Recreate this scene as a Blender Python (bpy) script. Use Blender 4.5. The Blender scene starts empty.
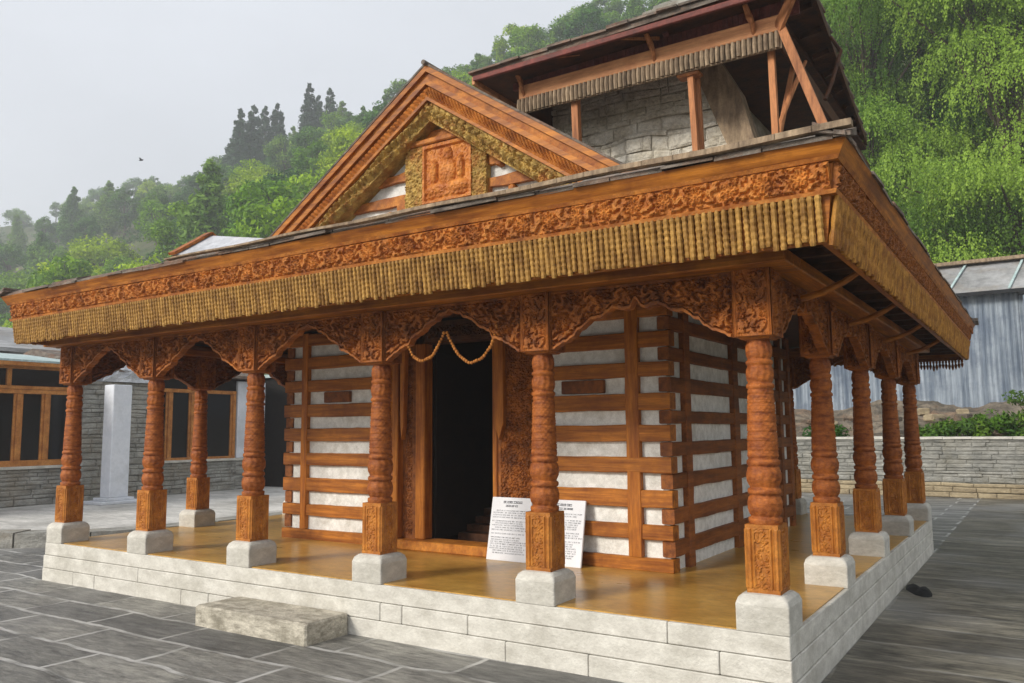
import bpy, math, random
import numpy as np
from mathutils import Vector, Matrix, noise

random.seed(7); rng = np.random.default_rng(7)
scene = bpy.context.scene
col = scene.collection
R = math.radians

# ------------------------------------------------------------------ camera
CAM = (1.301, -4.913, 1.191); YAW, PITCH, ROLL, FPX = 0.575, 0.108, -0.008, 815.736
cam_data = bpy.data.cameras.new('camera'); cam = bpy.data.objects.new('camera', cam_data); col.objects.link(cam)
f = Vector((-math.sin(YAW)*math.cos(PITCH), math.cos(YAW)*math.cos(PITCH), math.sin(PITCH)))
r0 = Vector((math.cos(YAW), math.sin(YAW), 0)); u0 = r0.cross(f)
rr = math.cos(ROLL)*r0 + math.sin(ROLL)*u0; uu = -math.sin(ROLL)*r0 + math.cos(ROLL)*u0
cam.matrix_world = Matrix(((rr.x, uu.x, -f.x, CAM[0]), (rr.y, uu.y, -f.y, CAM[1]), (rr.z, uu.z, -f.z, CAM[2]), (0, 0, 0, 1)))
cam_data.sensor_width = 36; cam_data.lens = FPX*36/1024; cam_data.clip_start = 0.05; cam_data.clip_end = 3000
scene.camera = cam

# ------------------------------------------------------------------ sky, sun, exposure
SUN_ELEV, SUN_AZ = 28, 205      # azimuth clockwise from +Y : sun stands behind and left of the viewer
world = bpy.data.worlds.new('World'); scene.world = world; world.use_nodes = True
nt = world.node_tree; nt.nodes.clear()
sky = nt.nodes.new('ShaderNodeTexSky'); sky.sky_type = 'NISHITA'; sky.sun_disc = False
sky.sun_elevation = R(SUN_ELEV); sky.sun_rotation = R(SUN_AZ); sky.air_density = 1.0; sky.dust_density = 3.0
mixs = nt.nodes.new('ShaderNodeMix'); mixs.data_type = 'RGBA'; mixs.inputs[0].default_value = 0.9
mixs.inputs[7].default_value = (4.45, 4.6, 4.9, 1)       # overcast cloud layer
cn = nt.nodes.new('ShaderNodeTexNoise'); cn.inputs['Scale'].default_value = 2.2; cn.inputs['Detail'].default_value = 5; ctc = nt.nodes.new('ShaderNodeTexCoord'); cmp_ = nt.nodes.new('ShaderNodeMapping'); cmp_.inputs['Scale'].default_value = (1, 1, 3)
cmr = nt.nodes.new('ShaderNodeMapRange'); cmr.inputs[1].default_value = .3; cmr.inputs[2].default_value = .7; cmr.inputs[3].default_value = .93; cmr.inputs[4].default_value = 1.07
csc = nt.nodes.new('ShaderNodeVectorMath'); csc.operation = 'SCALE'
nt.links.new(ctc.outputs['Generated'], cmp_.inputs[0]); nt.links.new(cmp_.outputs[0], cn.inputs[0]); nt.links.new(cn.outputs[0], cmr.inputs[0]); nt.links.new(cmr.outputs[0], csc.inputs['Scale'])
bgn = nt.nodes.new('ShaderNodeBackground'); bgn.inputs[1].default_value = 0.1
wo = nt.nodes.new('ShaderNodeOutputWorld')
nt.links.new(sky.outputs[0], mixs.inputs[6]); nt.links.new(mixs.outputs[2], csc.inputs[0]); nt.links.new(csc.outputs[0], bgn.inputs[0]); nt.links.new(bgn.outputs[0], wo.inputs[0])
sl = bpy.data.lights.new('sun', 'SUN'); sl.energy = 1.5; sl.angle = R(15); sl.color = (1, .95, .87)
so = bpy.data.objects.new('sun', sl); col.objects.link(so)
sd = Vector((math.sin(R(SUN_AZ))*math.cos(R(SUN_ELEV)), math.cos(R(SUN_AZ))*math.cos(R(SUN_ELEV)), math.sin(R(SUN_ELEV))))
so.rotation_euler = sd.to_track_quat('Z', 'Y').to_euler()
scene.view_settings.view_transform = 'Standard'; scene.view_settings.look = 'None'
scene.view_settings.gamma = 1; scene.view_settings.exposure = 1.0
scene.cycles.volume_bounces = 1; scene.cycles.max_bounces = 7; scene.cycles.diffuse_bounces = 2; scene.cycles.transparent_max_bounces = 8

# ------------------------------------------------------------------ materials
def mat(name, c1, c2, scale=(4, 4, 4), rough=.7, bump=.3, bscale=40, detail=6, c3=None, c3scale=1.3, c3amt=.5, bdist=.01, rvar=.1, transl=0, bstretch=None, sharp=(.35, .65), spec=.25, fine=.28, orand=.10):
    m = bpy.data.materials.new(name); m.use_nodes = True; n = m.node_tree; N = n.nodes; L = n.links
    b = N['Principled BSDF']; b.inputs['Specular IOR Level'].default_value = spec
    tc = N.new('ShaderNodeTexCoord'); mp = N.new('ShaderNodeMapping'); mp.inputs['Scale'].default_value = scale
    L.new(tc.outputs['Object'], mp.inputs[0])
    no = N.new('ShaderNodeTexNoise'); no.inputs['Scale'].default_value = 1; no.inputs['Detail'].default_value = detail; no.inputs['Roughness'].default_value = .62
    L.new(mp.outputs[0], no.inputs[0])
    rmp = N.new('ShaderNodeValToRGB'); rmp.color_ramp.elements[0].position = sharp[0]; rmp.color_ramp.elements[1].position = sharp[1]
    rmp.color_ramp.elements[0].color = (*c1, 1); rmp.color_ramp.elements[1].color = (*c2, 1)
    L.new(no.outputs[0], rmp.inputs[0]); out = rmp.outputs[0]
    if c3:
        n3 = N.new('ShaderNodeTexNoise'); n3.inputs['Scale'].default_value = c3scale; n3.inputs['Detail'].default_value = 5; n3.inputs['Roughness'].default_value = .7
        L.new(tc.outputs['Object'], n3.inputs[0])
        r3 = N.new('ShaderNodeValToRGB'); r3.color_ramp.elements[0].position = .48; r3.color_ramp.elements[1].position = .68
        L.new(n3.outputs[0], r3.inputs[0])
        mu = N.new('ShaderNodeMath'); mu.operation = 'MULTIPLY'; mu.inputs[1].default_value = c3amt; L.new(r3.outputs[0], mu.inputs[0])
        mx = N.new('ShaderNodeMix'); mx.data_type = 'RGBA'; mx.inputs[7].default_value = (*c3, 1)
        L.new(mu.outputs[0], mx.inputs[0]); L.new(out, mx.inputs[6]); out = mx.outputs[2]
    oi = N.new('ShaderNodeObjectInfo'); fv = N.new('ShaderNodeTexNoise'); fv.inputs['Scale'].default_value = 1; fv.inputs['Detail'].default_value = 8; fv.inputs['Roughness'].default_value = .75
    fm = N.new('ShaderNodeMapping'); fm.inputs['Scale'].default_value = tuple(q*6 for q in scale); L.new(tc.outputs['Object'], fm.inputs[0]); L.new(fm.outputs[0], fv.inputs[0])
    a1 = N.new('ShaderNodeMapRange'); a1.inputs[1].default_value = .3; a1.inputs[2].default_value = .7; a1.inputs[3].default_value = 1-fine; a1.inputs[4].default_value = 1+fine; L.new(fv.outputs[0], a1.inputs[0])
    a2 = N.new('ShaderNodeMapRange'); a2.inputs[3].default_value = 1-orand; a2.inputs[4].default_value = 1+orand; L.new(oi.outputs['Random'], a2.inputs[0])
    a3 = N.new('ShaderNodeMath'); a3.operation = 'MULTIPLY'; L.new(a1.outputs[0], a3.inputs[0]); L.new(a2.outputs[0], a3.inputs[1])
    vs = N.new('ShaderNodeVectorMath'); vs.operation = 'SCALE'; L.new(out, vs.inputs[0]); L.new(a3.outputs[0], vs.inputs['Scale']); out = vs.outputs[0]
    L.new(out, b.inputs['Base Color'])
    m['col_out'] = 1
    mr = N.new('ShaderNodeMapRange'); mr.inputs[3].default_value = rough-rvar; mr.inputs[4].default_value = min(1, rough+rvar)
    L.new(no.outputs[0], mr.inputs[0]); L.new(mr.outputs[0], b.inputs['Roughness'])
    if bump:
        mb = N.new('ShaderNodeMapping'); s = bstretch or (1, 1, 1); mb.inputs['Scale'].default_value = (bscale*s[0], bscale*s[1], bscale*s[2])
        L.new(tc.outputs['Object'], mb.inputs[0])
        nb = N.new('ShaderNodeTexNoise'); nb.inputs['Scale'].default_value = 1; nb.inputs['Detail'].default_value = 5; nb.inputs['Roughness'].default_value = .65
        L.new(mb.outputs[0], nb.inputs[0])
        bp = N.new('ShaderNodeBump'); bp.inputs['Strength'].default_value = bump; bp.inputs['Distance'].default_value = bdist
        L.new(nb.outputs[0], bp.inputs['Height']); L.new(bp.outputs[0], b.inputs['Normal'])
    if transl:
        tr = N.new('ShaderNodeBsdfTranslucent'); L.new(out, tr.inputs[0]); ms = N.new('ShaderNodeMixShader'); ms.inputs[0].default_value = transl
        L.new(b.outputs[0], ms.inputs[1]); L.new(tr.outputs[0], ms.inputs[2]); L.new(ms.outputs[0], N['Material Output'].inputs[0])
    return m

M = {}
M['wood_x'] = mat('varnished_timber_x', (.22, .062, .008), (.54, .195, .026), (1.2, 22, 22), .5, .5, 30, c3=(.13, .032, .008), c3scale=2.3, c3amt=.6, bdist=.006, bstretch=(.06, 1, 1))
M['wood_y'] = mat('varnished_timber_y', (.22, .062, .008), (.54, .195, .026), (22, 1.2, 22), .5, .5, 30, c3=(.13, .032, .008), c3scale=2.3, c3amt=.6, bdist=.006, bstretch=(1, .06, 1))
M['wood_z'] = mat('varnished_timber_z', (.26, .07, .009), (.56, .20, .026), (20, 20, 1.4), .5, .5, 30, c3=(.16, .035, .008), c3scale=2.6, c3amt=.5, bdist=.006, bstretch=(1, 1, .06))
M['carved'] = mat('carved_red_wood', (.20, .055, .011), (.47, .155, .028), (9, 9, 9), .58, .75, 75, c3=(.10, .035, .014), c3scale=6, c3amt=.75, bdist=.006)
M['shaft'] = mat('turned_column_wood', (.19, .048, .010), (.46, .14, .026), (12, 12, 30), .55, .8, 60, c3=(.14, .028, .008), c3scale=5, c3amt=.6, bdist=.005, bstretch=(.6, .6, 2.2))
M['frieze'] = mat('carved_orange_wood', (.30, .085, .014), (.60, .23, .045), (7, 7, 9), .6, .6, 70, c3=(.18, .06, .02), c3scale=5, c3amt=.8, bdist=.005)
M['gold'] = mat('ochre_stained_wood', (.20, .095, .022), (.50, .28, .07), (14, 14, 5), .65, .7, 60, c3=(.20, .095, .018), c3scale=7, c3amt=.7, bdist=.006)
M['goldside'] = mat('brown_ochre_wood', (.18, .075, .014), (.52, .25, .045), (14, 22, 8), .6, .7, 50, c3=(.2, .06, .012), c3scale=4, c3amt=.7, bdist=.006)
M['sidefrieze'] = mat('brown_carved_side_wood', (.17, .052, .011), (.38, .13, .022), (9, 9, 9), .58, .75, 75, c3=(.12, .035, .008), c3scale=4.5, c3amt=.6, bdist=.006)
M['olive'] = mat('old_gold_paint_wood', (.26, .155, .04), (.62, .42, .12), (16, 16, 16), .65, .9, 60, c3=(.42, .12, .03), c3scale=5, c3amt=.7, bdist=.008)
M['dark_wood'] = mat('shade_dark_timber', (.035, .014, .006), (.10, .038, .014), (8, 8, 8), .7, .5, 30, bdist=.01)  # brown timber darkened to hold the shade of eaves, ceilings and doorway
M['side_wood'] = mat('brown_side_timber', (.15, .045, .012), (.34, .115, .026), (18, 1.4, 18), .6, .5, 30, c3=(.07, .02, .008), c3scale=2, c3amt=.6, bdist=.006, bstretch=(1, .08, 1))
M['purple'] = mat('maroon_painted_boards', (.10, .026, .02), (.22, .06, .045), (10, 10, 10), .6, .5, 30, c3=(.06, .02, .016), c3scale=2, bdist=.01)
M['pale_wood'] = mat('pale_orange_plank', (.42, .18, .075), (.68, .33, .15), (1.5, 14, 14), .65, .6, 30, c3=(.3, .1, .04), c3scale=2.5, bdist=.006, bstretch=(.1, 1, 1))
M['post_wood'] = mat('reddish_post_wood', (.22, .08, .03), (.50, .21, .085), (16, 16, 1.5), .65, .6, 30, bdist=.006, bstretch=(1, 1, .08))
M['grey_wood'] = mat('weathered_grey_wood', (.17, .12, .08), (.42, .31, .20), (12, 12, 3), .8, .8, 40, c3=(.10, .075, .05), c3scale=4, bdist=.01)
M['plaster'] = mat('white_lime_plaster', (.68, .67, .62), (.88, .87, .82), (14, 14, 14), .85, 1, 35, fine=.14, c3=(.42, .39, .32), c3scale=5, c3amt=.5, bdist=.008)
M['concrete'] = mat('pale_cast_stone', (.50, .475, .415), (.66, .635, .565), (6, 6, 12), .85, .8, 60, detail=10, fine=.13, c3=(.30, .28, .22), c3scale=2.2, c3amt=.4, bdist=.008)
M['step'] = mat('worn_step_stone', (.32, .29, .23), (.64, .59, .48), (8, 14, 26), .85, .8, 35, c3=(.20, .18, .13), c3scale=4, c3amt=.8, bdist=.012)
M['floor'] = mat('ochre_polished_floor', (.42, .22, .040), (.54, .31, .070), (1.6, 3, 1), .30, .12, 14, c3=(.26, .115, .02), c3scale=1.4, c3amt=.6, bdist=.004, rvar=.07, spec=.5)
M['slate'] = mat('weathered_roof_slate', (.085, .068, .055), (.24, .205, .17), (6, 6, 20), .8, .9, 30, c3=(.26, .13, .075), c3scale=3, c3amt=.6, bdist=.02)
M['masonry'] = mat('whitewashed_rubble', (.64, .58, .46), (.90, .85, .74), (5, 5, 7), .9, 1, 13, c3=(.36, .29, .20), c3scale=3.5, c3amt=.5, bdist=.05)
M['greystone'] = mat('grey_slab_stone', (.22, .215, .19), (.44, .43, .39), (3, 3, 9), .85, .9, 25, c3=(.30, .25, .18), c3scale=1.3, c3amt=.6, bdist=.02)
M['retstone'] = mat('grey_green_wall_stone', (.15, .15, .135), (.38, .37, .33), (1.7, 1.7, 5), .85, .9, 20, c3=(.25, .225, .16), c3scale=.8, c3amt=.6, bdist=.03)
M['tanstone'] = mat('tan_footing_stone', (.24, .19, .12), (.44, .36, .23), (3, 3, 8), .85, .9, 20, bdist=.03)
M['mortar'] = mat('dark_joint_mortar', (.13, .125, .105), (.26, .25, .21), (8, 8, 8), .95, .5, 30)
M['winwood'] = mat('orange_window_frame', (.36, .13, .03), (.58, .25, .065), (6, 6, 6), .45, .2, 30)
M['whitepaint'] = mat('white_painted_render', (.68, .71, .76), (.80, .82, .86), (3, 3, 3), .7, .2, 30, c3=(.5, .52, .53), c3scale=1.2, c3amt=.6, fine=.05, orand=.03)
M['tinroof'] = mat('pale_teal_tin', (.36, .47, .46), (.50, .60, .59), (1, 2, 1), .5, .1, 10)
M['plastic'] = mat('white_plastic_sheet', (.55, .57, .6), (.82, .84, .87), (9, 9, 9), .35, .6, 14, bdist=.03)
M['black'] = mat('interior_shade_black', (.004, .004, .004), (.012, .010, .008), (5, 5, 5), .8, 0)  # near-black colour stands in for shade indoors and under an eave
M['blackcloth'] = mat('black_cloth', (.008, .009, .01), (.02, .022, .025), (9, 9, 9), .7, .4, 20)
M['bead'] = mat('dried_flower_bead', (.30, .10, .018), (.58, .24, .05), (60, 60, 60), .7, .4, 90)
M['paper'] = mat('white_painted_board', (.74, .75, .78), (.84, .85, .88), (3, 3, 3), .5, .1, 30, fine=.03, orand=.02)
M['ink'] = mat('dark_sign_paint', (.04, .045, .06), (.10, .10, .12), (40, 40, 40), .6, 0)
M['bark'] = mat('tree_bark', (.06, .045, .03), (.15, .115, .08), (8, 8, 2), .9, .8, 20)
M['relief'] = mat('bright_orange_relief_wood', (.36, .105, .02), (.60, .23, .045), (9, 9, 9), .5, .5, 60, c3=(.3, .07, .015), c3scale=8, bdist=.005)

def glass_mat():
    m = bpy.data.materials.new('dark_window_glass'); m.use_nodes = True; b = m.node_tree.nodes['Principled BSDF']
    b.inputs['Base Color'].default_value = (.006, .007, .008, 1); b.inputs['Roughness'].default_value = .12; b.inputs['Specular IOR Level'].default_value = .25
    return m
M['glass'] = glass_mat()

def sheet_metal(name, c1, c2, c3, ribscale):
    m = mat(name, c1, c2, (5, 5, .35), .55, .25, 20, c3=c3, c3scale=.9, c3amt=.8)
    return m
M['shed'] = sheet_metal('blue_grey_sheet_metal', (.13, .165, .21), (.37, .42, .47), (.10, .13, .18), 8)
M['shedroof'] = mat('grey_sheet_roof', (.20, .20, .20), (.40, .40, .40), (1, .5, 1), .6, .3, 6, c3=(.28, .24, .19), c3scale=.7, c3amt=.7)

def leaf_mat(name, c1, c2, transl=.3):
    m = bpy.data.materials.new(name); m.use_nodes = True; n = m.node_tree; N = n.nodes; L = n.links
    b = N['Principled BSDF']; b.inputs['Roughness'].default_value = .6; b.inputs['Specular IOR Level'].default_value = .25
    at = N.new('ShaderNodeAttribute'); at.attribute_name = 'tint'
    oi = N.new('ShaderNodeObjectInfo')
    mx = N.new('ShaderNodeMix'); mx.data_type = 'RGBA'; mx.inputs[6].default_value = (*c1, 1); mx.inputs[7].default_value = (*c2, 1)
    L.new(at.outputs['Fac'], mx.inputs[0])
    hs = N.new('ShaderNodeHueSaturation'); hs.inputs['Saturation'].default_value = 1.08
    m1 = N.new('ShaderNodeMapRange'); m1.inputs[3].default_value = .475; m1.inputs[4].default_value = .525; L.new(oi.outputs['Random'], m1.inputs[0]); L.new(m1.outputs[0], hs.inputs['Hue'])
    m2 = N.new('ShaderNodeMapRange'); m2.inputs[3].default_value = 1.35; m2.inputs[4].default_value = .7; L.new(oi.outputs['Random'], m2.inputs[0]); L.new(m2.outputs[0], hs.inputs['Value'])
    L.new(mx.outputs[2], hs.inputs['Color']); L.new(hs.outputs[0], b.inputs['Base Color'])
    tr = N.new('ShaderNodeBsdfTranslucent'); L.new(hs.outputs[0], tr.inputs[0]); ms = N.new('ShaderNodeMixShader'); ms.inputs[0].default_value = transl
    L.new(b.outputs[0], ms.inputs[1]); L.new(tr.outputs[0], ms.inputs[2]); L.new(ms.outputs[0], N['Material Output'].inputs[0])
    return m
M['leaf_broad'] = leaf_mat('broadleaf_foliage', (.11, .22, .018), (.36, .54, .045))
M['leaf_dark'] = leaf_mat('dark_broadleaf_foliage', (.05, .13, .025), (.18, .33, .055))
M['leaf_conifer'] = leaf_mat('conifer_foliage', (.025, .06, .035), (.06, .11, .055), .1)
M['leaf_weep'] = leaf_mat('weeping_tree_foliage', (.105, .21, .038), (.31, .47, .09), .35)
M['leaf_bush'] = leaf_mat('bush_foliage', (.04, .10, .02), (.10, .20, .03))

def ground_mat(name='wet_slate_paving', rot=-24, joint=.8, patch=.6, bw=1.05, rh=.46, c1=(.085, .086, .086), c2=(.18, .179, .172), lo=.55, hi=1.9):
    m = bpy.data.materials.new(name); m.use_nodes = True; n = m.node_tree; N = n.nodes; L = n.links
    b = N['Principled BSDF']; tc = N.new('ShaderNodeTexCoord')
    wn = N.new('ShaderNodeTexNoise'); wn.inputs['Scale'].default_value = 1.6; wn.inputs['Detail'].default_value = 5
    L.new(tc.outputs['Object'], wn.inputs[0])
    sb = N.new('ShaderNodeVectorMath'); sb.operation = 'SUBTRACT'; sb.inputs[1].default_value = (.5, .5, .5); L.new(wn.outputs['Color'], sb.inputs[0])
    sc_ = N.new('ShaderNodeVectorMath'); sc_.operation = 'SCALE'; sc_.inputs['Scale'].default_value = .16; L.new(sb.outputs[0], sc_.inputs[0])
    ad = N.new('ShaderNodeVectorMath'); ad.operation = 'ADD'; L.new(tc.outputs['Object'], ad.inputs[0]); L.new(sc_.outputs[0], ad.inputs[1])
    br = N.new('ShaderNodeTexBrick'); br.inputs['Scale'].default_value = 1; br.inputs['Brick Width'].default_value = bw; br.inputs['Row Height'].default_value = rh
    br.inputs['Mortar Size'].default_value = .028; br.inputs['Mortar Smooth'].default_value = .6; br.offset = .37
    br.inputs['Mortar'].default_value = (*[(p+q)/2 for p, q in zip(c1, c2)], 1); br.inputs['Color1'].default_value = (*c1, 1); br.inputs['Color2'].default_value = (*c2, 1)
    L.new(ad.outputs[0], br.inputs[0])
    # streaky layered slate
    mp = N.new('ShaderNodeMapping'); mp.inputs['Rotation'].default_value = (0, 0, R(rot)); mp.inputs['Scale'].default_value = (1.6, 7, 1); L.new(ad.outputs[0], mp.inputs[0])
    st = N.new('ShaderNodeTexNoise'); st.inputs['Scale'].default_value = 1.3; st.inputs['Detail'].default_value = 9; st.inputs['Roughness'].default_value = .7; L.new(mp.outputs[0], st.inputs[0])
    r1 = N.new('ShaderNodeValToRGB'); e = r1.color_ramp.elements; e[0].position = .30; e[0].color = (lo, lo, lo, 1); e[1].position = .75; e[1].color = (hi, hi*.98, hi*.92, 1)
    L.new(st.outputs[0], r1.inputs[0])
    mu = N.new('ShaderNodeMix'); mu.data_type = 'RGBA'; mu.blend_type = 'MULTIPLY'; mu.inputs[0].default_value = 1; L.new(br.outputs[0], mu.inputs[6]); L.new(r1.outputs[0], mu.inputs[7])
    mu.clamp_result = False
    fn = N.new('ShaderNodeTexNoise'); fn.inputs['Scale'].default_value = 14; fn.inputs['Detail'].default_value = 10; fn.inputs['Roughness'].default_value = .8
    fmp = N.new('ShaderNodeMapping'); fmp.inputs['Rotation'].default_value = (0, 0, R(rot)); fmp.inputs['Scale'].default_value = (.35, 1.6, 1); L.new(tc.outputs['Object'], fmp.inputs[0]); L.new(fmp.outputs[0], fn.inputs[0])
    fr_ = N.new('ShaderNodeValToRGB'); fr_.color_ramp.elements[0].position = .34; fr_.color_ramp.elements[0].color = (.45, .45, .45, 1); fr_.color_ramp.elements[1].position = .68; fr_.color_ramp.elements[1].color = (1.9, 1.88, 1.8, 1); L.new(fn.outputs[0], fr_.inputs[0])
    mu2 = N.new('ShaderNodeMix'); mu2.data_type = 'RGBA'; mu2.blend_type = 'MULTIPLY'; mu2.inputs[0].default_value = 1; mu2.clamp_result = False; L.new(mu.outputs[2], mu2.inputs[6]); L.new(fr_.outputs[0], mu2.inputs[7]); mu = mu2
    # big dry patches
    bn = N.new('ShaderNodeTexNoise'); bn.inputs['Scale'].default_value = .55; bn.inputs['Detail'].default_value = 4; L.new(tc.outputs['Object'], bn.inputs[0])
    r2 = N.new('ShaderNodeValToRGB'); r2.color_ramp.elements[0].position = .48; r2.color_ramp.elements[1].position = .70; L.new(bn.outputs[0], r2.inputs[0])
    hm = N.new('ShaderNodeMath'); hm.operation = 'MULTIPLY'; hm.inputs[1].default_value = patch; L.new(r2.outputs[0], hm.inputs[0])
    m3 = N.new('ShaderNodeMix'); m3.data_type = 'RGBA'; m3.inputs[7].default_value = (.30, .295, .28, 1); L.new(hm.outputs[0], m3.inputs[0]); L.new(mu.outputs[2], m3.inputs[6])
    # pale joints, patchy
    jn = N.new('ShaderNodeTexNoise'); jn.inputs['Scale'].default_value = 2.2; jn.inputs['Detail'].default_value = 3; L.new(tc.outputs['Object'], jn.inputs[0])
    jr = N.new('ShaderNodeValToRGB'); jr.color_ramp.elements[0].position = .36; jr.color_ramp.elements[1].position = .56; L.new(jn.outputs[0], jr.inputs[0])
    jm = N.new('ShaderNodeMath'); jm.operation = 'MULTIPLY'; L.new(br.outputs['Fac'], jm.inputs[0]); L.new(jr.outputs[0], jm.inputs[1])
    j2 = N.new('ShaderNodeMath'); j2.operation = 'MULTIPLY'; j2.inputs[1].default_value = joint; L.new(jm.outputs[0], j2.inputs[0])
    m4 = N.new('ShaderNodeMix'); m4.data_type = 'RGBA'; m4.inputs[7].default_value = (.60, .59, .56, 1); L.new(j2.outputs[0], m4.inputs[0]); L.new(m3.outputs[2], m4.inputs[6])
    L.new(m4.outputs[2], b.inputs['Base Color']); st = fn
    rg = N.new('ShaderNodeMapRange'); rg.inputs[3].default_value = .32; rg.inputs[4].default_value = .75; L.new(bn.outputs[0], rg.inputs[0]); L.new(rg.outputs[0], b.inputs['Roughness'])
    b1 = N.new('ShaderNodeBump'); b1.inputs['Strength'].default_value = .8; b1.inputs['Distance'].default_value = .02; L.new(st.outputs[0], b1.inputs['Height'])
    b2 = N.new('ShaderNodeBump'); b2.inputs['Strength'].default_value = .5; b2.inputs['Distance'].default_value = .01; b2.invert = True; L.new(br.outputs['Fac'], b2.inputs['Height']); L.new(b1.outputs[0], b2.inputs['Normal'])
    L.new(b2.outputs[0], b.inputs['Normal'])
    return m
M['paving'] = ground_mat()
M['wetyard'] = ground_mat('wet_worn_courtyard', -4, .22, .75, 1.9, .62, (.05, .046, .039), (.10, .094, .08), .22, 3.6)
M['yard'] = mat('pale_concrete_terrace', (.42, .41, .38), (.62, .60, .56), (.8, 3, 3), .8, .5, 12, c3=(.22, .21, .19), c3scale=.7, c3amt=.7)
M['earth'] = mat('hillside_grass_earth', (.045, .07, .02), (.10, .13, .04), (.12, .12, .12), .95, .8, 2, c3=(.26, .20, .14), c3scale=.05, c3amt=.6, bdist=.3)
M['ground'] = mat('far_ground', (.06, .08, .03), (.14, .13, .08), (.1, .1, .1), .95, .4, 2, bdist=.1)
M['rubble'] = mat('grey_brown_rubble_bank', (.08, .07, .055), (.24, .20, .15), (2.2, 2.2, 5), .95, 1, 6, c3=(.32, .19, .11), c3scale=.9, c3amt=.7, bdist=.12)

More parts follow.
